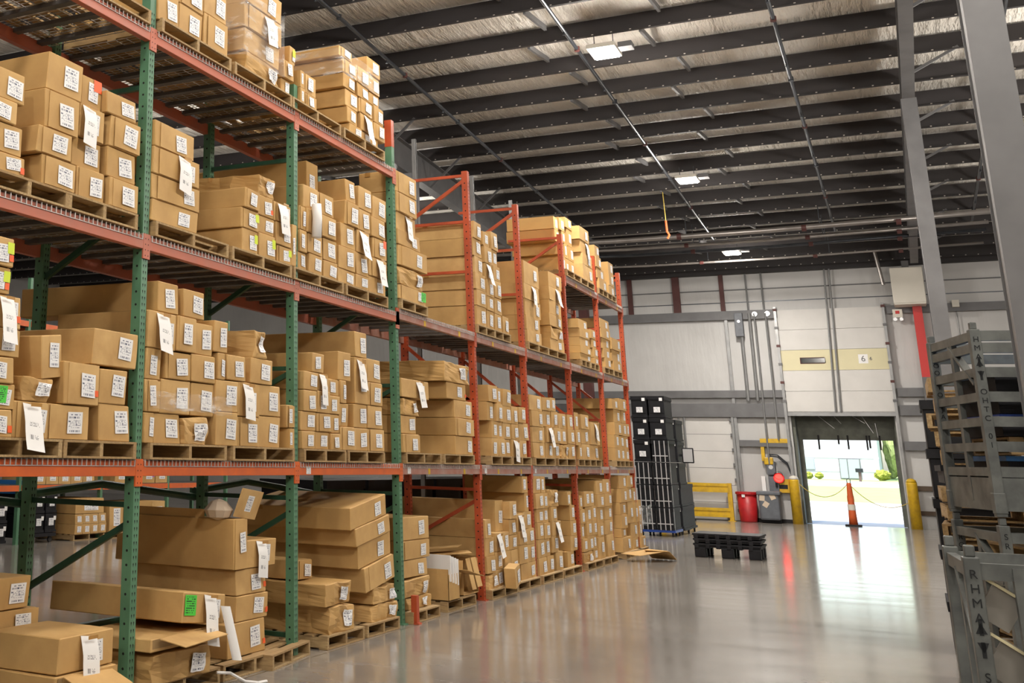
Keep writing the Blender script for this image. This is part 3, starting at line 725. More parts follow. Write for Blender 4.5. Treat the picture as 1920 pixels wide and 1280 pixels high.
6 0 2 2 22.168 22.503 0.552 0.794 -5.04 0.90 0 -
6 0 2 3 22.216 22.553 0.797 1.040 -5.04 0.90 0 -
6 0 2 4 22.073 22.468 1.043 1.291 -5.04 0.90 0 -
6 0 3 0 22.541 23.010 0.125 0.491 -5.04 1.10 1 -
6 0 3 1 22.603 23.067 0.494 0.739 -5.04 1.10 0 -
6 0 3 2 22.646 23.148 0.742 1.002 -5.04 1.10 0 -
6 0 3 3 22.662 23.191 1.005 1.231 -5.04 1.10 0 -
6 0 3 4 22.674 23.228 1.234 1.474 -5.04 1.10 0 T
6 0 4 0 23.262 23.811 0.125 0.508 -5.04 0.90 1 -
6 0 4 1 23.224 23.835 0.511 0.766 -5.04 0.90 1 -
6 0 4 2 23.279 23.880 0.769 1.011 -5.04 0.90 0 p
6 0 4 3 23.316 23.880 1.014 1.233 -5.04 0.90 0 -
6 0 4 4 23.307 23.880 1.236 1.495 -5.04 0.90 0 -
7 0 0 0 24.561 25.443 0.125 0.392 -5.04 1.00 1 W
7 0 0 1 24.636 25.108 0.395 0.561 -5.04 1.00 0 W
7 0 0 2 24.643 25.185 0.564 0.816 -5.04 1.00 0 W
7 0 0 3 24.661 25.275 0.819 1.048 -5.04 1.00 0 -
7 0 0 4 24.680 25.366 1.051 1.309 -5.04 1.00 0 -
7 0 0 5 24.701 25.390 1.312 1.558 -5.04 1.00 0 -
7 0 1 0 25.583 26.160 0.125 0.340 -5.04 0.90 0 -
7 0 1 1 25.543 26.269 0.343 0.632 -5.04 0.90 1 W
7 0 1 2 25.354 25.926 0.635 1.048 -5.04 0.90 1 -
7 0 1 3 25.407 25.808 1.051 1.330 -5.04 0.90 0 -
7 0 1 4 25.438 25.973 1.333 1.557 -5.04 0.90 0 -
8 0 0 0 26.368 26.849 0.125 0.340 -5.04 0.90 0 -
8 0 0 1 26.368 26.659 0.343 0.641 -5.04 0.90 0 -
8 0 0 2 25.959 26.269 0.635 1.021 -5.04 0.90 0 W
8 0 0 4 25.943 26.269 1.024 1.309 -5.04 0.90 0 -
8 0 0 3 26.368 26.642 0.644 1.064 -5.04 0.90 0 -
"""
# ------------------------------------------------------------------ camera, world, view
cam = bpy.data.cameras.new('camera'); co = bpy.data.objects.new('camera', cam); COL.objects.link(co); SC.camera = co
yaw, pit, rol = math.radians(-31.32), math.radians(15.188), math.radians(1.325)
fw = Vector((math.sin(yaw) * math.cos(pit), math.cos(yaw) * math.cos(pit), math.sin(pit)))
rt = Vector((math.cos(yaw), -math.sin(yaw), 0)); up = rt.cross(fw)
r2 = rt * math.cos(rol) + up * math.sin(rol); u2 = up * math.cos(rol) - rt * math.sin(rol)
R = Matrix((r2, u2, -fw)).transposed().to_4x4(); R.translation = Vector((0, 0, 1.764)); co.matrix_world = R
cam.sensor_width = 36; cam.lens = 2164.2 / 1920 * 36
cam.shift_x = .5 - 365.9 / 1920; cam.shift_y = (265.0 - 640) / 1920
cam.clip_start = .05; cam.clip_end = 1500
w = bpy.data.worlds.new('sky'); SC.world = w; w.use_nodes = True
bgn = w.node_tree.nodes['Background']; sky = w.node_tree.nodes.new('ShaderNodeTexSky'); sky.sky_type = 'NISHITA'
sky.sun_elevation = math.radians(52); sky.sun_rotation = math.radians(205); sky.sun_disc = False; sky.air_density = 1.2; sky.dust_density = 2.
w.node_tree.links.new(sky.outputs[0], bgn.inputs[0]); bgn.inputs[1].default_value = SKY_STR
sun = bpy.data.lights.new('sun', 'SUN'); sun.energy = SUN_STR; sun.angle = .01
so = bpy.data.objects.new('sun', sun); COL.objects.link(so); so.rotation_euler = (math.radians(24), 0, math.radians(-25))
SC.view_settings.view_transform = 'Standard'; SC.view_settings.look = 'None'; SC.view_settings.gamma = 1; SC.view_settings.use_curve_mapping = False
SC.view_settings.exposure = EXPO
SC.cycles.max_bounces = 8; SC.cycles.diffuse_bounces = 4; SC.cycles.glossy_bounces = 4; SC.cycles.transparent_max_bounces = 12
SC.cycles.sample_clamp_indirect = 6; SC.cycles.caustics_reflective = False; SC.cycles.caustics_refractive = False

# ------------------------------------------------------------------ the building
WY = 45.2
XL, XR, YB = -32., 13., -12.
def zr(y): return 8.5 + (WY - y) * .0417          # underside of the purlins; the roof falls toward the dock wall
struct(MB().box(XL, XR, YB, WY + .3, -.2, 0, 'floor').build('floor'))
# roof insulation hung over the purlins, one long sheet sagging a little between them
mb = MB(); PY = [22.9 + 1.66 * k for k in range(-21, 14)]
ys = [YB] + [y + o for y in PY for o in (0, .55, 1.1)] + [WY + .2]; ys = sorted(y for y in ys if YB <= y <= WY + .2)
def sag(y):
    d = min((abs(y - p) for p in PY), default=0); return -.05 * min(1, d / .5)
for a, b in zip(ys, ys[1:]):
    mb.face([(XL, a, zr(a) + .365 + sag(a)), (XR, a, zr(a) + .365 + sag(a)), (XR, b, zr(b) + .365 + sag(b)), (XL, b, zr(b) + .365 + sag(b))][::-1], 'liner')
struct(mb.build('ceiling'))
n_trim = [0]
def trim(mb, **k):
    n_trim[0] += 1
    return struct(mb.build('trim_%d' % n_trim[0], **k))
for y in PY:
    if y < 3 or y > WY: continue
    m = MB(); m.box(XL, XR, -.004, .004, 0, .335, 'purlin'); m.box(XL, XR, -.07, -.0045, 0, .008, 'purlin').box(XL, XR, .0045, .07, .327, .335, 'purlin')
    trim(m, loc=(0, y, zr(y)))
trim(MB().box(XL, XR, WY - .35, WY - .02, 8.42, 8.62, 'purlin'))
# flat bracing straps between neighbouring purlins
for xb in (-13.2, -5.45, -3.4):
    m = MB()
    for i, y in enumerate(PY[:-1]):
        if 12 < y < 43:
            xo = xb + (.38 if i % 2 else 0) * (1 if xb > -6 else -1)
            m.bar((xo, y + .02, zr(y) + .02), (xo, y + 1.5, zr(y + 1.5) + .26), .05, .10, 'steel')
    trim(m)
# main frames: tapered rafters along the building and their columns
def rafter(x, w, depth):
    m = MB(); y0, y1 = 2., 43.
    for k in range(8):
        a = y0 + (y1 - y0) * k / 8; b = y0 + (y1 - y0) * (k + 1) / 8
        m.bar((x, a, zr(a) - depth / 2), (x, b, zr(b) - depth / 2), .012, depth, 'steel')
        m.bar((x, a, zr(a) - depth), (x, b, zr(b) - depth), w, .016, 'steel')
    m.bar((x, y0, zr(y0) - .01), (x, y1, zr(y1) - .01), w, .016, 'steel')
    trim(m)
rafter(.74, .22, .42); rafter(-9.9, .24, .75)
def column(x, y, w, d, top, mat='steel'):
    return MB().box(x - w / 2, x + w / 2, y - d / 2, y + d / 2, .02, top, mat).box(x - w / 2 - .012, x - w / 2 + .001, y + d / 2 - .014, y + d / 2, .02, top, mat).box(x - w / 2 - .03, x + w / 2 + .03, y - d / 2 - .03, y + d / 2 + .03, 0, .02, mat)
trim(column(.74, 26, .27, .3, zr(26) - .42))
trim(column(.675, 8.1, .2, .22, zr(8.1) - .4))
trim(column(-9.9, 26.4, .4, .5, zr(26.4) - .75)); trim(column(-9.9, 44.4, .3, .4, 8.2, 'dark_red'))
# knee braces from rafters to purlins
m = MB()
for i, y in enumerate(PY):
    if 14 < y < 43 and i % 2 == 0:
        m.bar((.8, y, zr(y) - .36), (1.6, y, zr(y) + .05), .04, .05, 'steel'); m.bar((-9.85, y, zr(y) - .7), (-9.0, y, zr(y) + .05), .05, .05, 'steel')
trim(m)

# dock wall with the truck opening
OX0, OX1, OZ = -3.44, -.38, 3.62
m = MB()
for x0, x1, z0, z1 in ((XL, OX0, 0, 8.62), (OX1, XR, 0, 8.62), (OX0, OX1, OZ, 8.62)): m.box(x0, x1, WY, WY + .2, z0, z1, 'wall')
struct(m.build('wall_back'))
struct(MB().box(XL - .2, XL, YB, WY, 0, 11.9, 'dull_wall').build('wall_left'))
struct(MB().box(XR, XR + .2, YB, WY, 0, 11.9, 'dull_wall').build('wall_right'))
struct(MB().box(XL, XR, YB - .2, YB, 0, 11.9, 'dull_wall').build('wall_front'))
def girt(x0, x1, z0, z1, mat='steel', d=.2): trim(MB().box(x0, x1, WY - d, WY - .002, z0, z1, mat).box(x0, x1, WY - d - .012, WY - d - .001, z0 - .03, z1 + .001, mat))
girt(-12, -3.5, 6.84, 7.12); girt(-12, -3.5, 4.14, 4.36); girt(-12, -3.5, 3.48, 3.92); girt(-5.1, -3.5, 2.5, 2.68)
girt(-.2, 9, 6.86, 7.1); girt(-.2, 9, 4.15, 4.4); girt(-.2, 9, 3.55, 3.85); girt(-.2, 9, 2.45, 2.7); girt(-.2, 9, 1.2, 1.32, 'bark', .1); girt(-.2, 9, .45, .55, 'bark', .1)
trim(MB().box(-12, 9, WY - .03, WY, 7.86, 7.9, 'steel')); trim(MB().box(-12, 9, WY - .02, WY, 7.42, 7.45, 'pipe'))
for x, wd in ((-8.35, .16), (-6.74, .24), (-5.21, .14)): trim(MB().box(x - wd / 2, x + wd / 2, WY - .14, WY, 7.0, 8.45, 'dark_red'))
struct(MB().box(-5.2, -3.5, WY - .03, WY, 0, .12, 'black_soft').box(-12, -8.4, WY - .03, WY, 0, .12, 'black_soft').build('baseboard_back'))
# the closed dock door: white sections, track and centre post
d2 = struct(MB().box(-8.25, -5.24, WY - .07, WY - .005, .03, 3.44, 'door_white').build('door_2'))
for k in range(1, 6): MB().box(-8.25, -5.24, WY - .073, WY - .069, .03 + k * .568 - .006, .03 + k * .568 + .006, 'steel').build('section_joint', d2)
MB().tube([(-6.83, WY - .16, .05), (-6.83, WY - .16, 3.44)], .035, 'steel_light').build('centre_strut', d2)
MB().tube([(-7.02, WY - .12, 1.2), (-7.02, WY - .12, 3.44)], .025, 'steel_light').build('centre_strut', d2)
m = MB(); m.box(-5.3, -5.22, WY - .2, WY - .1, 0, 3.5, 'steel_light')
for k in range(7): m.box(-5.36, -5.3, WY - .16, WY - .08, .3 + k * .5, .4 + k * .5, 'steel')
m.build('door_track', d2)
# the raised dock door
d1 = struct(MB().box(-3.52, -.34, WY - .16, WY - .1, 3.62, 3.64, 'steel').build('door_1'))
for k in range(5):
    z0 = 3.63 + k * .692
    se = MB().box(-3.52, -.34, WY - .16, WY - .1, z0, z0 + .684, 'door_cream' if k == 2 else 'door_white').build('door_section', d1)
    if k == 2:
        se['label'] = 'cream yellow door section with small window'
        MB().box(-2.95, -2.2, WY - .185, WY - .155, z0 + .22, z0 + .43, 'dark_red').box(-2.92, -2.18, WY - .19, WY - .15, z0 + .24, z0 + .41, 'glass_dark').build('vision_window', se, bevel=.012)
        MB().face([(-1.2, WY - .163, z0 + .2), (-.92, WY - .163, z0 + .2), (-.92, WY - .163, z0 + .5), (-1.2, WY - .163, z0 + .5)], 'paper').build('number_plate', se)
        for tx, sz, xx in (('6', .26, -1.06), ('6', .16, -.84)):
            o = link('number', font_mesh(tx, sz, 'steel'), se, (xx, WY - .168, z0 + .35)); o.rotation_euler = (PI / 2, 0, 0)
for x in (-1.95, -1.8): MB().tube([(x - .1, WY - .22, 3.62), (x + .05, WY - .22, 8.42)], .03, 'steel_light').build('centre_guide', d1)
for x in (-3.56, -.30):
    m = MB().box(x - .04, x + .04, WY - .24, WY - .08, 0, 7.2, 'steel_light')
    for k in range(6): m.box(x - .06, x + .06, WY - .26, WY - .2, 3.95 + k * .62, 4.03 + k * .62, 'dark_red' if k % 2 else 'steel')
    m.build('door_track', d1)
MB().box(-3.6, -.26, WY - .18, WY - .02, 3.5, 3.63, 'steel_light').build('door_bottom_bar', d1)
# dock shelter outside the opening
sh = thing('dock_shelter', 'dark green fabric dock shelter hanging round the open dock doorway', 'dock shelter', (-1.9, WY + .9, 0))
S = (1.9, -WY - .9, 0)
MB().box(-3.6, -.2, WY + .85, WY + .9, 2.74, 3.75, 'curtain').box(-3.6, -.2, WY + .2, WY + .9, 3.7, 3.75, 'curtain').build('head_curtain', sh, S)
MB().box(-3.62, -3.34, WY + .2, WY + .9, 0, 3.75, 'curtain').box(-3.4, -3.2, WY + .86, WY + .9, 0, 2.8, 'curtain').build('side_curtain', sh, S)
MB().box(-.42, -.2, WY + .2, WY + .9, 0, 3.75, 'curtain').box(-.52, -.3, WY + .86, WY + .9, 0, 2.8, 'curtain').build('side_curtain', sh, S)
for x, l in ((-2.72, .34), (-2.12, .16), (-1.84, .32), (-1.28, .34), (-1.2, .28), (-.9, .33)):
    MB().box(x - .028, x + .028, WY + .83, WY + .85, 2.76 - l, 2.9, 'black_soft').build('strap', sh, S)
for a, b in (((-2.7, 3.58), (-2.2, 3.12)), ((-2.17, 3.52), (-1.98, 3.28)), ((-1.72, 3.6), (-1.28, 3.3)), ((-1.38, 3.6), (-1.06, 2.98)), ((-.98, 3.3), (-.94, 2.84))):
    MB().bar((a[0], WY + .83, a[1]), (b[0], WY + .83, b[1]), .01, .035, 'silver', (0, 1, 0)).build('daylight_tear', sh, S)  # daylight through curtain tears, put into the colour of pale strips

# conduits, boxes and fittings on the dock wall
def single(mb, name, label, cat, group=None, **k):
    return tag(mb.build(name, **k), label, cat, group)
single(MB().box(-.05, .05, -.07, .05, 0, 7.0, 'steel_light'), 'conduit', 'thick steel wall conduit rising beside the closed dock door', 'conduit', loc=(-5.16, WY - .1, 0))
for x, z0, z1, r, lab in ((-4.68, 4.0, 6.5, .055, 'thick conduit dropping below the dark electrical box'), (-4.38, 4.0, 7.0, .05, 'grey conduit just beside the electrical box conduit'),
                          (-4.22, 1.9, 7.0, .028, 'thin conduit running down to the dock control station'), (-3.86, 2.7, 7.0, .03, 'thin conduit running down to the yellow dock arm')):
    single(MB().tube([(0, 0, z0), (0, 0, z1)], r, 'steel_light', 8), 'conduit', lab, 'conduit', loc=(x, WY - .27, 0))
for x, z0, z1, lab in ((-4.4, 6.9, 8.6, 'thin conduit dropping from the roof above the electrical box'), (-3.9, 6.95, 8.5, 'thin conduit dropping from the roof beside the raised door')):
    single(MB().tube([(0, 0, z0), (0, 0, z1)], .03, 'steel_light', 8), 'conduit', lab, 'conduit', loc=(x, WY - .1, 0))
e = single(MB().box(-.13, .13, -.22, 0, -.4, .42, 'grey_plastic'), 'electrical_box', 'dark grey electrical box high on the wall beside the raised door', 'electrical box', loc=(-4.72, WY - .2, 6.6), bevel=.012)
MB().tube([(0, -.225, .12), (0, -.24, .12)], .05, 'silver', 12).build('disconnect_handle', e)
for x, lab in ((-4.2, 'small round junction box on the girt beside electrical box'), (-3.8, 'small round junction box on the girt against raised door')):
    single(MB().tube([(0, -.04, 0), (0, .04, 0)], .085, 'silver', 12), 'junction_box', lab, 'junction box', loc=(x, WY - .24, 6.97))
# dock control station
y_ = WY - .12
st = thing('dock_control_station', 'grey dock control boxes on wall behind the trash cans', 'control box', (-4.1, y_, 1.2))
MB().box(-.22, .04, -.14, .06, .35, .78, 'grey_plastic').build('control_cabinet', st, bevel=.01)
MB().box(-.2, .1, -.12, .06, -.2, .3, 'grey_plastic').build('control_cabinet', st, bevel=.01)
MB().box(.1, .5, -.04, .06, -.2, .8, 'steel_light').build('mounting_board', st)
MB().tube([(-.09, -.14, .6), (-.09, -.155, .6)], .07, 'silver', 14).build('gauge', st)
MB().box(-.42, -.3, -.1, .06, -.3, .3, 'paper').build('wall_notice', st)
MB().box(0, .07, -.16, -.12, -.05, .1, 'black').build('push_button', st)
sg = thing('signal_light', 'glowing red traffic signal light beside the open dock doorway', 'signal light', (-3.98, y_ - .12, 1.45))
MB().tube([(0, -.02, 0), (0, .14, 0)], .17, 'red_plastic', 16).build('housing', sg)
MB().tube([(0, -.025, 0), (0, -.05, 0)], .135, 'red_lamp', 16).build('lens', sg)
MB().tube([(0, -.15, .09), (0, -.02, .10)], .13, 'black', 12, False).build('visor', sg)
pl = single(MB().box(-.24, .2, -.02, .02, -.22, .22, 'yellow'), 'warning_sign', 'yellow warning plate below the red signal light', 'sign', loc=(-3.84, y_ - .04, 1.2))
MB().face([(-.18, -.022, -.1), (.1, -.022, -.1), (.1, -.022, .04), (-.18, -.022, .04)], 'stencil').build('sign_mark', pl)
am = thing('dock_light_arm', 'yellow swing arm dock light above the grey control boxes', 'dock light', (-4.4, y_, 2.0))
MB().box(-.05, .06, -.08, .06, 0, .72, 'yellow').build('upright', am); MB().box(-.05, .82, -.1, .02, .6, .74, 'yellow').build('arm', am)
MB().box(.02, .3, -.16, -.02, -.12, .12, 'yellow').build('lamp_head', am, bevel=.03)
m = MB()
for q in range(2): m.tube([(.2, -.06, .22 - q * .05), (.45, -.12, .2 - q * .06), (.72, -.1, -.05 - q * .06), (.82, -.05, -.45)], .022, 'pipe')
m.build('hose', am)

# unit heater box, red and grey column, exit sign
uh = thing('unit_heater', 'cream unit heater box hung high beside the raised dock door', 'heater', (.49, WY - .75, 7.0))
MB().box(-.46, .46, -.45, .45, .04, 1.2, 'white_metal').build('casing', uh, bevel=.02); MB().box(-.44, .44, -.43, .43, 0, .05, 'white_metal').build('grille', uh)
MB().box(-.1, .1, -.2, .0, 1.2, 1.45, 'steel').build('hanger', uh)
lt = thing('emergency_light', 'small two-lamp emergency light under the cream heater box', 'emergency light', (.1, WY - .2, 6.6))
MB().box(-.14, .14, -.1, 0, .08, .35, 'white_metal').build('battery_case', lt)
for x in (-.09, .09): MB().tube([(x, -.14, .02), (x, -.04, .02)], .06, 'silver', 10).build('lamp_head', lt)
MB().box(-.06, .06, -.103, -.1, .2, .3, 'red_paint').build('warning_mark', lt)
rc = MB().box(.54, .80, WY - .5, WY - .25, 0, 4.72, 'steel').box(.54, .80, WY - .5, WY - .25, 4.72, 7.0, 'red_paint'); trim(rc)
ex = thing('exit_sign', 'lit red exit sign on the wall seen through the stacked racks', 'exit sign', (1.93, WY - .1, 4.4))
MB().box(-.2, .2, -.06, .02, -.14, .14, 'exit_face').build('sign_panel', ex)
o = link('sign_letters', font_mesh('EXIT', .19, 'exit'), ex, (0, -.064, 0)); o.rotation_euler = (PI / 2, 0, 0)
single(MB().tube([(0, 0, 3.6), (0, 0, 6.95)], .018, 'steel_light', 6), 'conduit', 'thin vertical conduit on the wall behind the stacked racks', 'conduit', loc=(1.75, WY - .1, 0))
single(MB().box(-.1, .1, -.1, .1, -.1, .12, 'white_metal'), 'junction_box', 'pale junction box on the girt above the stacked racks', 'junction box', loc=(1.75, WY - .3, 7.05))
single(MB().tube([(0, 0, 0), (.16, .0, -1.35)], .055, 'pipe_bright', 8), 'vent_pipe', 'bright silver pipe hanging from roof above the raised door', 'pipe', loc=(-.35, WY - 1.2, 9.0))

# floor things by the dock wall
gr = thing('guard_rail', 'yellow steel guard rail in front of the closed dock door', 'guard rail', (-6.5, WY - .45, 0))
for x in (-1.25, .98): MB().box(x - .07, x + .07, -.07, .07, 0, 1.24, 'yellow').box(x - .12, x + .12, -.12, .12, 0, .02, 'yellow').build('post', gr)
for z in (.93, .12):
    m = MB(); m.box(-1.2, .95, -.11, -.07, z + .2, z + .3, 'yellow').box(-1.2, .95, -.11, -.07, z, z + .1, 'yellow').box(-1.2, .95, -.085, -.06, z + .1, z + .2, 'yellow')
    m.build('rail', gr)
rb = thing('trash_can', 'round red plastic trash can against the dock wall', 'trash can', (-5.0, WY - .5, 0))
MB().lathe([(.25, 0), (.27, .05), (.31, .9), (.29, .9), (.25, .1)], 'red_plastic', 24).build('bin_body', rb, smooth=True)
MB().lathe([(.31, .88), (.35, .9), (.35, .97), (.31, .98)], 'red_plastic', 24).build('rim', rb)
MB().face([(-.12, -.312, .8), (-.02, -.33, .8), (-.02, -.335, .9), (-.12, -.32, .9)], 'paper').build('sticker', rb)
gb = thing('wheeled_bin', 'grey wheeled trash bin between red can and yellow bollard', 'trash can', (-4.3, WY - .55, 0))
MB().box(-.31, .31, -.3, .3, .1, .95, 'grey_plastic').build('bin_body', gb, bevel=.06)
MB().box(-.36, .36, -.34, .34, .9, 1.02, 'grey_plastic').build('rim', gb, bevel=.03)
for x in (-.24, .24): MB().tube([(x - .04, .2, .1), (x + .04, .2, .1)], .1, 'black', 14).build('wheel', gb)
MB().box(-.3, .3, -.1, .25, .02, .12, 'black').build('axle_base', gb)
for x, z, r in ((-.2, .8, .1), (.12, .85, -.4), (-.1, .6, .6)):
    o = MB().face([(-.08, 0, -.09), (.08, 0, -.09), (.08, 0, .09), (-.08, 0, .09)], 'pale_tape').build('sticker', gb, (x, -.345 if z > .86 else -.306, z)); o.rotation_euler = (0, r, 0)
for x, lab, br in ((-3.52, 'yellow steel bollard between grey bin and open doorway, with worn white cap', 1), (-.16, 'yellow steel bollard on the heater side of the open doorway', 0)):
    bo = thing('bollard', lab, 'bollard', (x, WY - .45, 0), 0, 'yellow bollards at the dock doorway')
    MB().lathe([(.16, 0), (.16, 1.38), (.155, 1.42)], 'yellow', 20).build('bollard_post', bo, smooth=True)
    MB().lathe([(.155, 1.42), (.13, 1.5), (.06, 1.54), (.01, 1.55)], 'white_metal' if br else 'yellow', 20).build('cap', bo, smooth=True)
dl = thing('traffic_delineator', 'slim orange traffic post on black base standing in the open doorway', 'traffic post', (-1.93, WY - .1, 0))
MB().box(-.24, .24, -.2, .2, 0, .05, 'black_soft').build('base', dl, bevel=.015)
MB().lathe([(.13, .05), (.115, .4), (.085, 1.1), (.07, 1.3), (.075, 1.34), (.03, 1.36)], 'cone', 16).build('post', dl, smooth=True)
MB().lathe([(.121, .5), (.114, .68)], 'white_metal', 16).build('reflective_band', dl); MB().lathe([(.106, .78), (.1, .95)], 'cone', 16).build('reflective_band', dl)
MB().tube([(-.045, 0, 1.33), (-.05, 0, 1.46), (0, 0, 1.5), (.05, 0, 1.46), (.045, 0, 1.33)], .014, 'grey_plastic').build('handle', dl)
def chain(name, lab, a, b, sagz):
    pts = []
    for k in range(13):
        u = k / 12; p = Vector(a).lerp(Vector(b), u); p.z -= sagz * 4 * u * (1 - u); pts.append(p - Vector(a))
    single(MB().tube(pts, .012, 'chain', 5), name, lab, 'chain', 'barrier chains', loc=a)
chain('barrier_chain', 'yellow chain sagging from worn capped bollard to orange post', (-3.4, WY - .45, 1.32), (-1.99, WY - .1, 1.3), .42)
chain('barrier_chain', 'yellow chain sagging from orange post to the bollard below heater', (-1.87, WY - .1, 1.25), (-.3, WY - .45, .8), .36)
m = MB().box(-.45, .35, -.08, .08, 0, .07, 'black'); single(m, 'wheel_chock', 'flat black rubber chock on floor beside guard rail', 'chock', loc=(-6.9, WY - 1.3, 0))

# ------------------------------------------------------------------ outside
mb = MB()
def zo(y): return 0 if y < 70 else (y - 70) / 80 * .75
prof = [(WY + .3, 'concrete_out'), (76, 'grass'), (116, 'asphalt'), (133, 'grass'), (137, 'concrete_out'), (141, 'grass'), (260, None)]
gout = []
for (a, mat), (b, _) in zip(prof, prof[1:]):
    m = MB()
    for k in range(6):
        p, q = a + (b - a) * k / 6, a + (b - a) * (k + 1) / 6
        m.face([(-120, p, zo(p) - .01), (90, p, zo(p) - .01), (90, q, zo(q) - .01), (-120, q, zo(q) - .01)], mat)
    nm = {'grass': 'lawn', 'asphalt': 'road', 'concrete_out': 'pavement'}[mat]
    struct(m.build(nm))
bl = thing('office_building', 'long white block office building across the road outside the doorway', 'building', (-14, 156, .72))
MB().box(-40, 10.7, -5, 12, 0, 6.6, 'bldg').build('wall', bl); MB().box(-40.05, 10.75, -5.06, -5, 2.3, 2.45, 'bldg_trim').build('band', bl); MB().box(-40.05, 10.75, -5.05, -5, .85, .95, 'bldg_trim').build('band', bl)
MB().box(-40.2, 10.9, -5.2, 12, 6.6, 6.9, 'bldg_trim').build('parapet', bl)
fr = MB().box(6.8, 8.9, -5.12, -5, .1, 2.3, 'steel').build('entrance', bl)
MB().box(6.9, 7.6, -5.16, -5.1, .18, 2.2, 'bldg_glass').build('door_leaf', fr); MB().box(7.7, 8.8, -5.16, -5.1, .18, 2.2, 'bldg_glass').build('window_pane', fr)
for x0, x1 in ((1.6, 4.4), (-4, -1)):
    f_ = MB().box(x0, x1, -5.1, -5, 1.0, 2.25, 'bldg_trim').build('window', bl); MB().box(x0 + .06, x1 - .06, -5.14, -5.08, 1.06, 2.19, 'bldg_glass').build('pane', f_)
MB().box(10.2, 10.7, -5.08, -5, .9, 2.3, 'bldg_trim').build('corner_window', bl)
def blob(r, h, seed, mat, n=60):
    bm = bmesh.new(); bmesh.ops.create_icosphere(bm, subdivisions=4, radius=1)
    for v in bm.verts:
        k = 1 + .28 * noise.noise(v.co * 2.3 + Vector((seed, 0, 0))) + .16 * noise.noise(v.co * 7 + Vector((0, seed, 0)))
        v.co = Vector((v.co.x * r * k, v.co.y * r * k, v.co.z * h / 2 * k + h / 2))
    me = bpy.data.meshes.new('foliage'); bm.to_mesh(me); bm.free(); me.materials.append(MT[mat]); return me
for x, y, r, h, lab in ((-10.25, 150, .42, .75, 'small round shrub below the office window, outermost of two'), (-9.2, 150, .42, .7, 'small round shrub below the office window, closer to entrance'), (-3.1, 149.4, .75, 1.1, 'larger golden shrub at the corner of the office building')):
    s_ = thing('shrub', lab, 'shrub', (x, y, zo(y)), 0, 'shrubs along the office building'); link('foliage', blob(r, h, x, 'shrub'), s_); MB().tube([(0, 0, 0), (0, 0, h * .4)], .1, 'bark').build('stem', s_)
for x, y, r, h, lab in ((-1.2, 166, 2.0, 9., 'pale green spring tree just past the office corner'), (2.6, 172, 2.6, 11., 'pale green spring tree behind the doorway curtain edge'), (5.5, 190, 4, 12., 'tall spring tree well behind the office corner')):
    t_ = thing('tree', lab, 'tree', (x, y, zo(y)), 0, 'trees beside the office'); link('crown', blob(r, h, x + 5, 'leaf'), t_); MB().tube([(0, 0, 0), (0, 0, h * .5)], .25, 'bark').build('trunk', t_)
mbx = thing('mailbox', 'dark mailbox on brown post in front of office entrance', 'mailbox', (-4.9, 140, zo(140)))
MB().box(-.12, .12, -.12, .12, 0, .9, 'bark').build('post', mbx); MB().box(-.35, .35, -.3, .3, .9, 1.3, 'glass_dark').build('box_body', mbx, bevel=.05)
# ------------------------------------------------------------------ pallet racks along the aisle
FX, BX = -5.06, -6.13
GP = [('Z', 4.915), ('A', 7.629), ('B', 10.343), ('C', 13.045)]
RP = [15.982, 18.513, 21.371, 23.972, 26.361]
def post(parent, x1, y1, h, mat, tip=None, holes=True):
    m = MB(); x0, y0 = x1 - .085, y1 - .085
    zt = h - (.34 if tip else 0)
    m.box(x0, x1, y0, y1, .012, zt, mat)
    if tip: m.box(x0 - .002, x1 + .002, y0 - .002, y1 + .002, zt, h, tip)
    m.box(x0 - .02, x1 + .03, y0 - .03, y1 + .02, 0, .012, mat)
    if holes:
        k = int((zt - .1) / .0508)
        for i in range(1, k):
            z = i * .0508
            for c in (.026, .058):       # teardrop slots on the aisle face
                y = y0 + c; m.face([(x1 + .0008, y - .007, z + .008), (x1 + .0008, y, z - .018), (x1 + .0008, y + .007, z + .008), (x1 + .0008, y, z + .016)], 'hole')
            if i % 2:                    # round holes down the side
                m.face([(x0 + .042 + .0105 * math.cos(a), y0 - .0008, z + .0105 * math.sin(a)) for a in [PI / 3 * q for q in range(6)]], 'hole')
    return m
def frame(rack, S, y1, h, mat, tip=None, braces=(), diags=(), bmat=None):
    post(rack, FX, y1, h, mat, tip).build('post', rack, S)
    post(rack, BX + .08, y1, 5.15 if mat == 'red' else h - (.3 if tip else 0), mat, None).build('post', rack, S)
    ym = y1 - .04
    for z in braces: MB().box(BX + .08, FX - .08, ym - .02, ym + .02, z - .02, z + .02, bmat or mat).build('brace', rack, S)
    for z0, z1 in diags: MB().bar((BX + .08, ym, z0), (FX - .08, ym, z1), .04, .045, bmat or mat).build('brace', rack, S)
CONN = set()
def beam(rack, S, ya, yb, z, mat, cmat=None):
    y0, y1 = ya, yb - .08
    MB().box(FX - .045, FX + .012, y0 + .004, y1 - .004, z, z + .075, mat).box(FX - .045, FX + .004, y0 + .004, y1 - .004, z + .0745, z + .112, mat).build('beam', rack, S, bevel=.004)
    MB().box(BX - .01, BX + .045, y0 + .004, y1 - .004, z, z + .11, mat).build('beam', rack, S)
    for yy in (yb,) if (round(ya, 2), z) in CONN else (ya, yb):
        CONN.add((round(yy, 2), z))
        m = MB().box(FX + .0012, FX + .014, yy - .088, yy + .008, z - .075, z + .125, cmat or mat)
        for q in range(4):
            for c in (-.06, -.02): m.face([(FX + .0146, yy + c + .006 * math.cos(a), z - .05 + q * .045 + .006 * math.sin(a)) for a in [PI / 3 * k for k in range(6)]], 'hole')
        m.build('beam_connector', rack, S)
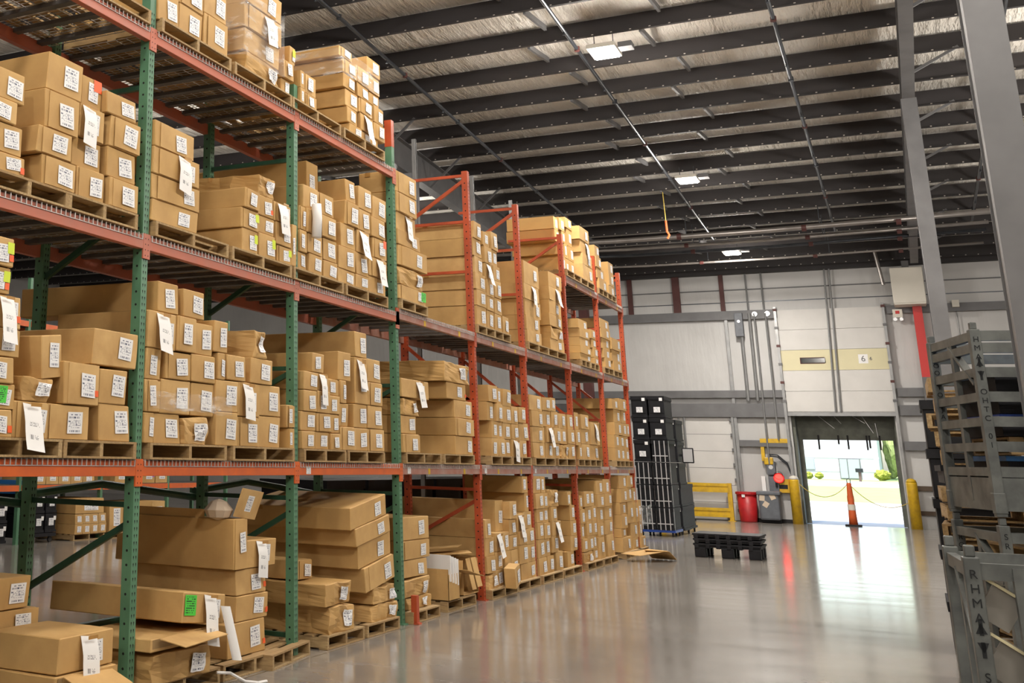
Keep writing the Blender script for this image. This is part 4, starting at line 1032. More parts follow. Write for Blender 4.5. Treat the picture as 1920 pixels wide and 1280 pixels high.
def deck(rack, S, ya, yb, z):
    """welded wire deck whose wires turn down over the front beam, on steel channels"""
    m = MB(); y0, y1 = ya + .03, yb - .11; n = int((y1 - y0) / .055)
    for i in range(n + 1):
        y = y0 + (y1 - y0) * i / n
        m.box(BX, FX + .017, y - .003, y + .003, z, z + .005, 'wire'); m.box(FX + .014, FX + .021, y - .0042, y + .0042, z - .045, z + .005, 'wire')
    for i in range(11):
        x = BX + .03 + (FX + .0 - BX) * i / 10.4; m.box(x - .0025, x + .0025, y0, y1, z - .004, z, 'wire')
    m.box(FX + .015, FX + .02, y0, y1, z - .045, z - .04, 'wire')
    nc = 8
    for i in range(nc):
        y = y0 + (y1 - y0) * (i + .5) / nc; m.box(BX + .05, FX - .046, y - .035, y + .035, z - .04, z - .005, 'channel')
    m.build('wire_deck', rack, S)
G = thing('pallet_rack', 'tall green pallet rack with orange beams, the closer half of the racking', 'pallet rack', (-5.6, 8.98, 0)); SG = (5.6, -8.98, 0)
GBR = (.18, 1.39, 2.6, 3.75, 4.7); GDI = ((.74, 1.25), (3.17, 3.7), (2.1, 2.55), (4.6, 3.9))
for i, (n, y) in enumerate(GP): frame(G, SG, y, 5.82 if n == 'C' else 5.5, 'green', 'red' if n == 'C' else None, GBR, GDI, 'green_dark')
for (na, a), (nb, b_) in zip(GP, GP[1:]):
    for z, mt in ((1.6, 'orange'), (3.334, 'orange_washed'), (5.085, 'orange_washed')): beam(G, SG, a, b_, z, mt); deck(G, SG, a, b_, z + .116)
    MB().tube([(BX - .05, a - .04, 1.42), (BX - .05, (a + b_) / 2 - .3, 1.5), (BX - .05, b_ - .04, 1.36)], .035, 'green_dark', 8).build('back_tie', G, SG)
    MB().tube([(BX - .05, a - .04, .35), (BX - .05, b_ - .04, .35)], .03, 'green_dark', 8).build('back_tie', G, SG)
RD = thing('pallet_rack', 'red pallet rack with dusty red beams, continuing toward the dock wall', 'pallet rack', (-5.6, 19.7, 0)); SR = (5.6, -19.7, 0)
RBR = (.18, 1.4, 2.6, 4.36, 5.08, 5.76); RDI = ((5.1, 5.68), (3.32, 2.55), (.74, 1.25))
for y in RP: frame(RD, SR, y, 5.82, 'red', None, RBR, RDI)
ry = [13.045] + RP
for i, (a, b_) in enumerate(zip(ry, ry[1:])):
    lv = [(1.6, 'red_dusty'), (3.378, 'red_dusty')] + ([(4.945, 'red_dusty')] if i >= 3 else [])
    for z, mt in lv:
        beam(RD, SR, a, b_, z, mt, 'red'); deck(RD, SR, a, b_, z + .116)
        for q in range(2):
            yy = a + (b_ - a) * (.3 + .45 * q); MB().box(FX + .0125, FX + .0145, yy - .035, yy + .035, z + .0, z + .07, 'yellow').build('beam_label', RD, SR)
for yy, z in ((10.5, 1.6), (13.2, 1.6), (16.1, 1.6), (18.62, 1.6)):
    rk, SS = (G, SG) if yy < 13 else (RD, SR)
    MB().face([(FX + .0155, yy, z + .01), (FX + .0155, yy + .1, z + .01), (FX + .0155, yy + .1, z + .08), (FX + .0155, yy, z + .08)], 'label', UVQ).build('beam_label', rk, SS)
pg = tag(MB().box(-.03, .035, -.04, .04, 0, .30, 'red').box(-.05, .06, -.05, .05, 0, .015, 'red').build('post_protector', None, (-4.98, 13.15, 0)), 'short red steel post guard standing beside the third green post', 'post guard')
for y, h, lab in ((17.12, 6.74, 'tall bare galvanised strut rising behind the first red frame with diagonal brace'), (20.05, 6.77, 'tall bare galvanised strut rising behind the second red frame'), (22.5, 6.8, 'tall bare galvanised strut rising behind the third red frame')):
    tag(MB().box(-.03, .03, -.03, .03, 0, h, 'steel_light').box(.03, .035, -.01, .01, 0, h, 'hole').build('strut_channel', None, (-6.3, y, 0)), lab, 'steel strut')

# ------------------------------------------------------------------ cartons
def disp(p, seed, amp, fr):
    q = Vector(p) * fr + Vector((seed * 3.17, seed * 1.73, seed * .91))
    return noise.noise_vector(q) * amp
def warp(p, d, w_, h, seed, cr):
    p = Vector(p)
    o = disp(p, seed, .010, 2.2)
    if cr:
        o += disp(p, seed + 5, .04, 5.) + disp(p, seed + 9, .02, 14)
        o.z -= .28 * h * max(0, p.z / h - .35) * max(0, .5 + p.x / d * 1.1) * (.6 + .8 * noise.noise(Vector((p.y * 4, seed, 0))))
    else:
        # long cartons belly a little, corners lean
        o.y += (.018 * math.sin(seed * 2.1)) * (p.z / h - .3)
    if p.z < .002: o.z = 0
    else: o.z *= .5
    o.x = min(o.x, .012)
    return p + o
def carton_mesh(d, w_, h, seed, cr, fine, name='carton'):
    bm = bmesh.new(); bmesh.ops.create_cube(bm, size=1)
    for v in bm.verts: v.co = Vector((v.co.x * d, v.co.y * w_, (v.co.z + .5) * h))
    if fine:
        bmesh.ops.bevel(bm, geom=list(bm.edges), offset=.006, segments=1, affect='EDGES', profile=.5)
    n = 5 if cr else (2 if fine else 1)
    bmesh.ops.subdivide_edges(bm, edges=[e for e in bm.edges if e.calc_length() > .08], cuts=n, use_grid_fill=True)
    for v in bm.verts: v.co = warp(v.co, d, w_, h, seed, cr)
    me = bpy.data.meshes.new(name); bm.to_mesh(me); bm.free(); me.materials.append(MT['card'])
    return me
def patch(d, w_, h, seed, cr, y0, y1, z0, z1, mat, off=.003, n=3, skew=0., curl=0., drop=0.):
    """a label stuck on the aisle face, following its dents"""
    m = MB(); k = m.slot(mat)
    grid = {}
    for i in range(n + 1):
        for j in range(n + 1):
            u, v = i / n, j / n; y = y0 + (y1 - y0) * u + skew * (v - .5); z = z0 + (z1 - z0) * v - skew * (u - .5)
            q = warp((d / 2, y, max(.01, min(h - .004, z))), d, w_, h, seed, cr)
            if curl or drop:
                t = 1 - v; q = Vector((q.x + off + drop * min(1, t * 3) + curl * t * t, y, z))
            else: q = Vector((q.x + off, q.y, q.z))
            grid[i, j] = len(m.v); m.v.append(tuple(q))
    for i in range(n):
        for j in range(n):
            m.f.append((grid[i, j], grid[i + 1, j], grid[i + 1, j + 1], grid[i, j + 1])); m.mi.append(k)
            m.uv[len(m.f) - 1] = ((i / n, j / n), ((i + 1) / n, j / n), ((i + 1) / n, (j + 1) / n), (i / n, (j + 1) / n))
    return m
ORD = ['bottom', 'second', 'third', 'fourth', 'fifth', 'sixth', 'seventh', 'eighth', 'ninth', 'tenth']
NTH = ['first', 'second', 'third', 'fourth', 'fifth', 'sixth', 'seventh', 'eighth', 'ninth', 'tenth', 'eleventh', 'twelfth', 'thirteenth', 'fourteenth', 'fifteenth', 'sixteenth', 'seventeenth']
SHELF = ['floor level', 'lowest shelf', 'middle shelf', 'top shelf']
BAY = ['before first green post', 'after first green post', 'after second green post', 'after third green post', 'after first red post', 'after second red post', 'after third red post', 'after fourth red post', 'after last red post']
rows = [l.split() for l in BOXES.strip().splitlines()]
far = MB(); far_n = 0
tops = {}
for r_ in rows:
    b_, s_, c_, k_ = map(int, r_[:4]); yl, yr, zb, zt, X, d = map(float, r_[4:10]); ind = int(r_[10]); fl = '' if r_[11] == '-' else r_[11]
    key = (b_, s_, c_); tops[key] = max(tops.get(key, 0), k_)
ext = {}
for r_ in rows:
    b_, s_, c_, k_ = map(int, r_[:4]); yl, yr, zb, zt, X, d = map(float, r_[4:10]); ind = int(r_[10]); fl = '' if r_[11] == '-' else r_[11]
    e_ = ext.setdefault((b_, s_), []); e_.append((yl, yr, c_))
    w_, h = yr - yl - .004, zt - zb - .002
    seed = b_ * 31.7 + s_ * 11.3 + c_ * 3.9 + k_ * 1.37
    rnd = random.Random(int(seed * 100))
    cr = 1 if 'c' in fl else 0
    X += rnd.uniform(-.018, .012) if not cr else 0
    d2_ = d * rnd.uniform(.96, 1.0)
    lw, lh = min(.17, .46 * w_), min(.165, .62 * h)
    ly = (w_ / 2 - lw / 2 - rnd.uniform(.12, .3) * (w_ - lw)) if w_ > .3 else rnd.uniform(-.02, .04)
    ly = max(-w_ / 2 + lw / 2 + .01, min(w_ / 2 - lw / 2 - .01, ly)); lz = h * rnd.uniform(.44, .54)
    skew = rnd.uniform(-.012, .012)
    if not ind:
        far_n += 1; far.box(X - d2_, X, yl + .002, yr - .002, zb, zt - .002, 'card')
        cy, cz = (yl + yr) / 2 + ly, zb + lz
        far.face([(X + .003, cy - lw / 2, cz - lh / 2), (X + .003, cy + lw / 2, cz - lh / 2), (X + .003, cy + lw / 2, cz + lh / 2), (X + .003, cy - lw / 2, cz + lh / 2)], 'label', UVQ)
        continue
    fine = b_ <= 3
    me = carton_mesh(d2_, w_, h, seed, cr, fine)
    rz = rnd.uniform(-.02, .02) * min(1, .5 / d)
    name = 'crushed_carton' if cr else ('open_carton' if ('f' in fl or 'F' in fl) else 'cardboard_carton')
    o = link(name, me, None, (X - d2_ / 2, (yl + yr) / 2, zb), rz)
    if 'r' in fl: o.rotation_euler = (.12, 0, .1)
    if (b_, s_) in LEAN and (c_, k_) in LEAN[(b_, s_)]:
        ang, py, pz = LEAN[(b_, s_)][(c_, k_)]
        q = Matrix.Rotation(ang, 3, 'X') @ Vector((0, o.location.y - py, o.location.z - pz)); o.location.y = py + q.y; o.location.z = pz + q.z + .004; o.rotation_euler.x = ang
    look = []
    if cr: look.append('crushed')
    if 'f' in fl or 'F' in fl: look.append('torn-open')
    if 'G' in fl: look.append('green-tagged')
    if 'O' in fl or 'o' in fl: look.append('orange-stickered')
    if 'y' in fl: look.append('yellow-stickered')
    if 'p' in fl or 'P' in fl: look.append('paper-hung')
    look = look[:2] or [('wide' if w_ > .6 else 'long' if d > 1.05 else 'plain')]
    pos = 'topmost' if k_ == tops[(b_, s_, c_)] and k_ > 0 else (ORD[k_] + (' up' if k_ else ''))
    tag(o, '%s brown carton, %s in %s column, %s, %s' % (' '.join(look), pos, NTH[c_], SHELF[s_], BAY[b_]), 'cardboard box', 'cartons on the %s, %s' % (SHELF[s_], BAY[b_]))
    patch(d2_, w_, h, seed, cr, ly - lw / 2, ly + lw / 2, lz - lh / 2, lz + lh / 2, 'label', .022 if cr else .007, 4 if cr else 3, skew).build('shipping_label', o)
    if 'p' in fl or 'P' in fl:
        pw, ph = min(.19, w_ * .55), .30 if 'P' not in fl else .36
        py = ly - lw * .55 if ly - lw * .55 - pw / 2 > -w_ / 2 - .05 else ly
        ob = patch(d2_, w_, h, seed, cr, py - pw / 2, py + pw / 2, h * .92 - ph, h * .92, 'sheet', .006, 5, rnd.uniform(-.03, .03), rnd.uniform(.0, .05), .03).build('paper_sheet', o, smooth=True); ob['label'] = 'white printed sheet taped at its top edge'
        patch(d2_, w_, h, seed, cr, py - pw * .3, py + pw * .3, h * .86, h * .96, 'tape', .05, 1).build('packing_tape', o)
    if 't' in fl:
        MB().tube([(d2_ / 2 + .055, ly - .1, -.05), (d2_ / 2 + .055, ly - .08, h * .6), (d2_ / 2 + .05, ly - .09, h + .05)], .05, 'paper', 12).build('rolled_paper', o, smooth=True)
    if 'P' in fl:
        m = MB(); k = 10
        for q in range(k):
            a0, a1 = q / k * 2.4, (q + 1) / k * 2.4
            pa, pb = [(d2_ / 2 + .03 + .045 * math.sin(a), w_ / 2 - .12 + .1 * (1 - math.cos(a)) * .6) for a in (a0, a1)]
            m.face([(pa[0] + .08, pa[1] + .1, -.26), (pb[0] + .08, pb[1] + .1, -.26), (pb[0], pb[1], h * .6), (pa[0], pa[1], h * .6)], 'paper')
        m.build('paper_sheet', o, smooth=True)
    if 'o' in fl or 'O' in fl:
        big = 'O' in fl; a = .05 if big else .022
        yy, zz = (w_ / 2 - a - .01, h * .8 if big else h * .3)
        patch(d2_, w_, h, seed, cr, yy - a, yy + a, zz - a, min(h - .005, zz + a), 'orange_tag', .008, 2).build('orange_sticker', o)
    if 'G' in fl or 'g' in fl:
        yy = -w_ / 2 + .1 if 'G' in fl else w_ / 2 - .08
        patch(d2_, w_, h, seed, cr, max(-w_ / 2, yy - .085), min(w_ / 2, yy + .085), h * .25, h * .92, 'green_tag', .008, 2).build('green_label', o)
    if 'y' in fl:
        patch(d2_, w_, h, seed, cr, w_ / 2 - .075, w_ / 2 - .008, h * .45, h * .85, 'yellow_tag', .009, 2).build('yellow_sticker', o)
    if 'T' in fl or (fine and rnd.random() < .3 and not cr):
        xx = -d2_ * rnd.uniform(.1, .38)
        m = MB(); pts = [warp((x_, -w_ / 2, z_), d2_, w_, h, seed, cr) + Vector((0, -.004, 0)) for x_, z_ in ((xx, h * .8), (xx + .07, h * .8), (xx + .07, h), (xx, h))]
        m.face(pts, 'tape'); m.build('packing_tape', o)
    if fine and not cr and rnd.random() < .35:        # the outer end flap shows as a lip along the face
        m = MB(); fw_ = w_ * rnd.uniform(.86, .95); m.box(d2_ / 2 + .004, d2_ / 2 + .0075, w_ / 2 - fw_ + .004, w_ / 2 + .004, .006, h - .006, 'card')
        # keep the label in front of the lip
        for ch in o.children:
            if ch.type == 'MESH': ch.location.x += .009
        m.build('end_flap', o)
    if 'F' in fl:
        fo_ = MB().box(-.004, .004, -.23, .23, 0, .25, 'card').build('lid_flap', o, (d2_ / 2 - .03, .12, h)); fo_.rotation_euler = (-.1, .32, .05)
        MB().face([(.006, -.06, .06), (.006, .07, .06), (.006, .07, .2), (.006, -.06, .2)], 'label', UVQ).build('shipping_label', fo_)
        MB().bar((-d2_ / 2 + .02, -w_ / 2 + .004, h), (d2_ / 2 - .3, -w_ / 2 + .004, h), .006, .14, 'card').build('lid_flap', o)
        MB().lathe([(.01, 0), (.1, .03), (.13, .09), (.07, .16), (.01, .18)], 'pale_tape', 10, (d2_ / 2 - .16, -.1, h - .02)).build('crumpled_bag', o)
    elif 'f' in fl:
        MB().bar((d2_ / 2 - .01, 0, h * .97), (d2_ / 2 + .2, .02, h * .55), w_ * .82, .006, 'card', (0, 0, 1)).build('lid_flap', o)
        MB().box(d2_ / 2 - .0, d2_ / 2 + .004, -w_ / 2 + .02, w_ / 2 - .1, h * .25, h * .95, 'card_dark').build('opening', o)
fo = far.build('distant_cartons', None)
tag(fo, 'brown cartons stacked deep in the red racking and beyond its last post', 'cardboard boxes', kind='stuff')

# ------------------------------------------------------------------ wooden pallets under the cartons
def pallet_parts(w_, d, seed):
    rnd = random.Random(seed); P = []
    m = MB()
    for i in range(7):
        x = -d / 2 + (d - .09) * i / 6; m.box(x, x + .09 + rnd.uniform(-.006, .004), -w_ / 2, w_ / 2, .108, .124, 'wood')
    P.append(('top_boards', m.mesh('top_boards')))
    m = MB()
    for i in range(3):
        x = -d / 2 + (d - .09) * i / 2; m.box(x, x + .09, -w_ / 2, w_ / 2, .001, .016, 'wood')
    P.append(('bottom_boards', m.mesh('bottom_boards')))
    for i in range(3):
        y = -w_ / 2 + .02 + (w_ - .04) * i / 2; m = MB().box(-d / 2, d / 2, y - .02, y + .02, .016, .108, 'wood'); P.append(('stringer', m.mesh('stringer')))
    return P
PCACHE = {}
def pallet(x, y, z, w_, d, label, group, rz=0.):
    key = (round(w_, 1), round(d, 2)); 
    if key not in PCACHE: PCACHE[key] = pallet_parts(round(w_, 1), d, len(PCACHE))
    t = thing('wooden_pallet', label, 'pallet', (x, y, z), rz, group)
    for n, me in PCACHE[key]: link(n, me, t)
    return t
DK = {0: 0., 1: 1.722, 2: 3.457, 3: 5.207}
for (b_, s_), L_ in sorted(ext.items()):
    z = DK[s_] if not (s_ == 2 and b_ >= 3) else 3.5
    if s_ == 3 and b_ >= 3: z = 5.067
    y0, y1 = min(l[0] for l in L_), max(l[1] for l in L_)
    lo = ([4.915] + [p for _, p in GP[1:]] + RP + [99])[b_] if b_ <= 8 else y0
    n = 1 if y1 - y0 < 1.35 else 2
    for i in range(n):
        a, c_ = y0 + (y1 - y0) * i / n, y0 + (y1 - y0) * (i + 1) / n
        wd = min(1.2, c_ - a - .03); wd = max(.9, wd) if n == 1 else wd
        pallet(-5.0 - .52 - .02 if s_ else -5.5, (a + c_) / 2, z + .001, wd, 1.04, 'wooden pallet under the %scartons, %s, %s' % (('first ' if i == 0 else 'second ') + 'half of ' if n == 2 else '', SHELF[s_], BAY[b_]), 'wooden pallets in the racking')
pallet(-5.45, 9.95, 0, 1.0, 1.0, 'weathered wooden pallet jutting out beside the second green post, floor level', 'wooden pallets in the racking', .12)
pallet(-5.52, 14.9, 0, 1.1, 1.0, 'wooden pallet under the torn-open cartons beside the first red post', 'wooden pallets in the racking')
pallet(-5.54, 8.0, 3.458, .9, 1.04, 'wooden pallet tucked behind the first green post on the middle shelf', 'wooden pallets in the racking') if False else None
pallet(-5.54, 6.9, 5.208, 1.2, 1.04, 'wooden pallet just before the first green post on the top shelf', 'wooden pallets in the racking')

# stretch film round a few stacks
def film(name, pts, z0, z1, label, sd):
    """pts: plan polyline round the stack; wavy film band"""
    m = MB(); k = m.slot('film'); nz = 6; P = []
    for (a, b_) in zip(pts, pts[1:]):
        for q in range(8): P.append(Vector(a).lerp(Vector(b_), q / 8))
    P.append(Vector(pts[-1])); g = {}
    for i, p in enumerate(P):
        for j in range(nz + 1):
            v = j / nz; zz = z0 + (z1 - z0) * v + .03 * noise.noise(Vector((i * .4, sd, v)))
            o = noise.noise_vector(Vector((p.x * 5, p.y * 5 + sd, zz * 5))) * .012
            g[i, j] = len(m.v); m.v.append((p.x + abs(o.x), p.y - abs(o.y) * .6, zz))
    for i in range(len(P) - 1):
        for j in range(nz): m.f.append((g[i, j], g[i + 1, j], g[i + 1, j + 1], g[i, j + 1])); m.mi.append(k)
    return tag(m.build(name, None, smooth=True), label, 'stretch film')
film('stretch_film', [(-6.0, 9.07, 0), (-5.0, 9.07, 0), (-5.0, 9.92, 0)], 5.45, 6.1, 'shiny crumpled stretch film round the top shelf stack before second green post', 1.)
film('stretch_film', [(-6.1, 11.36, 0), (-5.0, 11.36, 0), (-4.985, 12.4, 0)], 5.95, 6.25, 'clear film band round the top shelf stack after second green post', 2.)
film('stretch_film', [(-4.985, 7.66, 0), (-4.975, 8.2, 0), (-4.985, 8.9, 0)], 2.10, 2.24, 'loose clear film strip across lowest shelf cartons after first green post', 3.)
film('stretch_film', [(-5.9, 26.4, 0), (-4.97, 26.4, 0), (-4.96, 27.3, 0)], .55, .95, 'torn cloudy film round the floor cartons after last red post', 4.)

# torn-open cartons on the floor before the first red post
oc = thing('open_carton', 'emptied carton lying on its side with flaps spread, before first red post', 'cardboard box', (-5.35, 15.35, .13))
MB().box(-.45, .3, -.3, .3, 0, .006, 'card').box(-.45, .3, -.3, -.294, 0, .42, 'card').box(-.45, .3, .294, .3, 0, .42, 'card').box(-.45, -.444, -.3, .3, 0, .42, 'card').build('carton_body', oc)
MB().box(-.44, .0, -.28, .28, .3, .33, 'card_dark').build('inner_board', oc)
MB().bar((.28, -.05, .43), (.36, -.05, .06), .006, .16, 'card', (0, 1, 0)).build('flap', oc); MB().bar((.28, .18, .43), (.36, .18, .08), .006, .2, 'card', (0, 1, 0)).build('flap', oc)
MB().bar((-.35, -.1, .44), (.25, .16, .5), .5, .006, 'card').build('lid_flap', oc); MB().bar((-.4, .1, .5), (.1, .2, .56), .45, .006, 'card').build('lid_flap', oc)
oc2 = thing('open_carton', 'upright carton stuffed with white paper packets, beside the crushed floor carton', 'cardboard box', (-5.2, 14.55, .13))
MB().box(-.3, .2, -.2, .2, 0, .006, 'card').box(-.3, .2, -.2, -.194, 0, .36, 'card').box(-.3, .2, .194, .2, 0, .36, 'card').box(-.3, -.294, -.2, .2, 0, .36, 'card').box(.194, .2, -.2, .2, 0, .3, 'card').build('carton_body', oc2)
for q in range(4): MB().box(-.16, .22, -.012, .012, .22, .52, 'paper').build('paper_packet', oc2, (0, -.13 + q * .075, -.02 * q), .12 * q - .1)
MB().bar((.19, .18, .34), (.3, .5, .26), .3, .006, 'card').build('flap', oc2)
fc = thing('flattened_carton', 'flattened bent carton flap lying on floor beyond the fourth red post', 'cardboard', (-4.75, 24.6, .0), .3)
MB().bar((-.2, -.4, .12), (.35, .0, .2), .5, .008, 'card').build('panel', fc); MB().bar((.3, -.25, .2), (.5, .35, .02), .45, .008, 'card').build('panel', fc)
pp = tag(MB().tube([(-.02, -.2, .1), (.05, -.1, .09), (.12, .02, .02), (.2, .1, .008), (.22, .2, .008)], .012, 'paper', 6).build('plastic_strip', None, (-4.93, 8.85, 0)), 'crumpled white plastic strip trailing off the floor pallet by second green post', 'plastic strip')
# ------------------------------------------------------------------ black tote stacks at the end of the racking
def tote_parts(w_, d, h, strips):
    """long black tote: ribbed walls, rim, label on the -Y end"""
    P = []; m = MB()
    m.box(-w_ / 2 + .015, w_ / 2 - .015, -d / 2 + .015, d / 2 - .015, 0, h - .06, 'black'); P.append(('tote_body', m))
    m = MB(); m.box(-w_ / 2, w_ / 2, -d / 2, d / 2, h - .1, h - .004, 'black').box(-w_ / 2, w_ / 2, -d / 2, d / 2, .0, .05, 'black'); P.append(('rim', m))
    P.append(('end_panel', MB().box(-w_ / 2 + .05, w_ / 2 - .05, -d / 2 + .002, -d / 2 + .016, .12, h - .14, 'black')))
    if strips:
        for x in (-.12, 0, .12): P.append(('metal_strip', MB().box(x - .011, x + .011, -d / 2 - .004, -d / 2 + .003, .0, h - .02, 'silver')))
        P.append(('metal_strip', MB().box(-w_ / 2 + .02, w_ / 2 - .02, -d / 2 - .005, -d / 2 + .001, .14, .165, 'silver')))
        P.append(('metal_strip', MB().box(w_ / 2 - .003, w_ / 2 + .004, -d / 2 + .1, -d / 2 + .115, 0, h - .02, 'silver')))
    else:
        P.append(('shipping_label', MB().face([(-.07, -d / 2 - .001, .13), (.09, -d / 2 - .001, .13), (.09, -d / 2 - .001, .27), (-.07, -d / 2 - .001, .27)], 'label', UVQ)))
        P.append(('shipping_label', MB().face([(.08, -d / 2 - .001, h - .13), (.16, -d / 2 - .001, h - .13), (.16, -d / 2 - .001, h - .05), (.08, -d / 2 - .001, h - .05)], 'paper')))
    return [(n, m.mesh(n)) for n, m in P]
TA, TB = tote_parts(.42, 1.15, .56, False), tote_parts(.42, 1.15, .56, True)
def tote(parts, x, y, z, label, group, rz=0.):
    t = thing('storage_tote', label, 'tote', (x, y, z), rz, group)
    for n, me in parts: link(n, me, t)
    return t
LV = ['bottom', 'second', 'third', 'fourth', 'fifth', 'topmost']
for cx_, cn in ((-6.14, 'column touching the red rack end'), (-5.7, 'column on the aisle side')):
    for k in range(6):
        st_ = k < 4 and (cx_ > -6 or k < 3)
        tote(TB if st_ else TA, cx_, 33.8 + random.uniform(-.01, .01), .16 + k * .567, '%s black tote %s, %s' % ('strip-banded' if st_ else 'labelled', LV[k] if k == 5 else LV[k] + ' up', cn), 'black totes stacked near the dock wall')
for cx_, cn, nn in ((-6.12, 'second stack behind, far column', 4), (-5.68, 'second stack behind, aisle column', 5)):
    for k in range(nn): tote(TA, cx_, 35.15, .16 + k * .567, 'plain black tote %s, %s' % (LV[k] + ' up', cn), 'black totes stacked near the dock wall')
for k in range(2): tote(TA, -5.75, 36.5, .16 + k * .567, 'black tote %s in the low stack beside the guard rail' % ('on the bottom' if k == 0 else 'on top'), 'black totes stacked near the dock wall')
for x, y, wd, lab in ((-5.92, 33.8, .9, 'black wheeled dolly under the tall tote stack'), (-5.9, 35.15, .9, 'black wheeled dolly under the tote stack behind'), (-5.75, 36.5, .5, 'black wheeled dolly under the low tote stack')):
    dy = thing('tote_dolly', lab, 'dolly', (x, y, 0), 0, 'tote dollies')
    MB().box(-wd / 2, wd / 2, -.57, .57, .1, .158, 'blue' if y == 33.8 else 'black').build('platform', dy)
    for sx in (-1, 1):
        for sy in (-1, 1): MB().tube([(sx * (wd / 2 - .08) - .02, sy * .5, .05), (sx * (wd / 2 - .08) + .02, sy * .5, .05)], .05, 'black_soft', 12).build('caster', dy)
tm = thing('tote_mirror', 'small square mirror sticking out from the black tote stack', 'mirror', (-5.42, 34.9, 2.05))
MB().box(0, .3, -.02, .02, -.2, .2, 'black').build('mirror_frame', tm, bevel=.03); MB().box(.03, .27, -.026, -.018, -.17, .17, 'silver').build('mirror_glass', tm); MB().box(-.06, .02, -.015, .015, -.03, .03, 'black').build('bracket', tm)

# black plastic skids stacked on the open floor
def skid(z, rz, label, legs):
    t = thing('plastic_skid', label, 'pallet', (-3.42, 27.0, z), rz, 'black plastic skids on the open floor')
    m = MB(); m.box(-.61, .61, -.5, .5, .0, .035, 'black').box(-.63, .63, -.52, .52, .035, .075, 'black')
    for q in range(6): m.box(-.6 + q * .2, -.52 + q * .2, -.525, .525, -.02, .05, 'black')
    m.build('deck', t, bevel=.008)
    if legs:
        for sx in (-.5, 0, .5):
            for sy in (-.42, 0, .42): MB().box(sx - .11, sx + .11, sy - .09, sy + .09, -.19, 0, 'black').build('foot', t, bevel=.015)
    return t
skid(.191, .0, 'black plastic skid on the open floor, bottom of its stack of three', True)
skid(.288, .015, 'black plastic skid, middle one of the stack on the open floor', False)
skid(.385, -.01, 'black plastic skid, top of the stack on the open floor', False)

# ------------------------------------------------------------------ grey steel stacking racks
def stacking_rack(loc, rz, w_, d, h, label, rails, marks, side_marks=None, panel=False, slats=False):
    t = thing('stacking_rack', label, 'stacking rack', loc, rz, 'grey steel stacking racks')
    P = .066
    for x in (0, w_):
        for y in (0, d):
            m = MB(); m.box(x - P / 2, x + P / 2, y - P / 2, y + P / 2, 0, h, 'rack_grey').box(x - P * .32, x + P * .32, y - P * .32, y + P * .32, h, h + .05, 'rack_grey')
            m.box(x - P * .56, x + P * .56, y - P * .56, y + P * .56, .02, .16, 'rack_grey')
            po = m.build('post', t, bevel=.006)
            if x == 0 and (y == 0 and marks or y == d and side_marks):
                txt = marks if y == 0 else side_marks; sz = .054 if y == 0 else .05; z = h - .05
                for chx in txt:
                    if chx == '^' or chx == 'v':
                        a = .025; s_ = 1 if chx == '^' else -1
                        MB().face([(-.022, -P / 2 - .002, z - .028 * s_), (.022, -P / 2 - .002, z - .028 * s_), (0, -P / 2 - .002, z + .02 * s_)][::s_], 'stencil').box(-.008, .008, -P / 2 - .002, -P / 2 - .001, z - .035, z + .03, 'stencil').build('stencil_mark', po, (x, y, 0))
                        z -= sz * 1.7; continue
                    if chx != ' ':
                        o = link('stencil_letter', font_mesh(chx, sz, 'stencil', depth=.001), po, (x, y - P / 2 - .002, z - sz * .45)); o.rotation_euler = (PI / 2, 0, 0)
                    z -= sz * 1.12
    for z in rails:
        for y in (0, d): MB().box(P / 2, w_ - P / 2, y - .02, y + .02, z - .035, z + .035, 'rack_grey').build('rail', t)
        for x in (0, w_): MB().box(x - .02, x + .02, P / 2, d - P / 2, z - .03, z + .03, 'rack_grey').build('rail', t)
    for fx_ in (.5,):
        MB().box(-.018, .018, d * fx_ - .03, d * fx_ + .03, .1, h - .05, 'rack_grey').build('upright_bar', t)
        MB().box(w_ * fx_ - .03, w_ * fx_ + .03, -.018, .018, .1, h - .05, 'rack_grey').build('upright_bar', t)
    MB().bar((0, d * .55, h - .08), (0, .08, h - .38), .02, .05, 'rack_grey', (1, 0, 0)).build('corner_brace', t)
    MB().box(P / 2, w_ - P / 2, -.015, .015, .04, .26 if panel else .12, 'rack_grey').build('base_plate', t); MB().box(-.015, .015, P / 2, d - P / 2, .04, .26 if panel else .12, 'rack_grey').build('base_plate', t)
    MB().box(P / 2, w_ - P / 2, P / 2, d - P / 2, .1, .115, 'rack_grey').build('floor_plate', t)
    if slats:
        for k in range(5):
            z = .16 + k * .235
            sp = MB().bar((.036, .012, z + .13), (.15, .03, z + .055), .012, .165, 'rack_pale').build('slanted_panel', t)
            MB().bar((.036, .004, z + .216), (.15, .022, z + .141), .022, .012, 'door_cream').build('panel_lip', sp)
        MB().box(.15, .215, -.03, .03, .1, h - .04, 'rack_grey').build('upright_bar', t)
    return t
RZ = math.radians(14)
rails = [.30 + .17 * k for k in range(6)] + [1.235]
stacking_rack((.47, 10.0, 1.475), RZ, 1.5, 1.0, 1.28, 'grey steel stacking rack lettered H M A, upper of the stacked pair', rails, 'HMA^vOHTC 01', 'SROOOTOOJA', True)
stacking_rack((.47, 10.0, 0), RZ, 1.5, 1.0, 1.42, 'grey steel stacking rack carrying the other, lower of the stacked pair', [.3, .55, .8, 1.05, 1.34], 'SR', 'SROO')
stacking_rack((.165, 6.52, 0), math.radians(4), 1.5, .86, 1.40, 'low grey stacking rack with slanted panels and H M A lettering beside the aisle', [1.34, .16], 'RHMA^vSHTC 0', None, False, True)
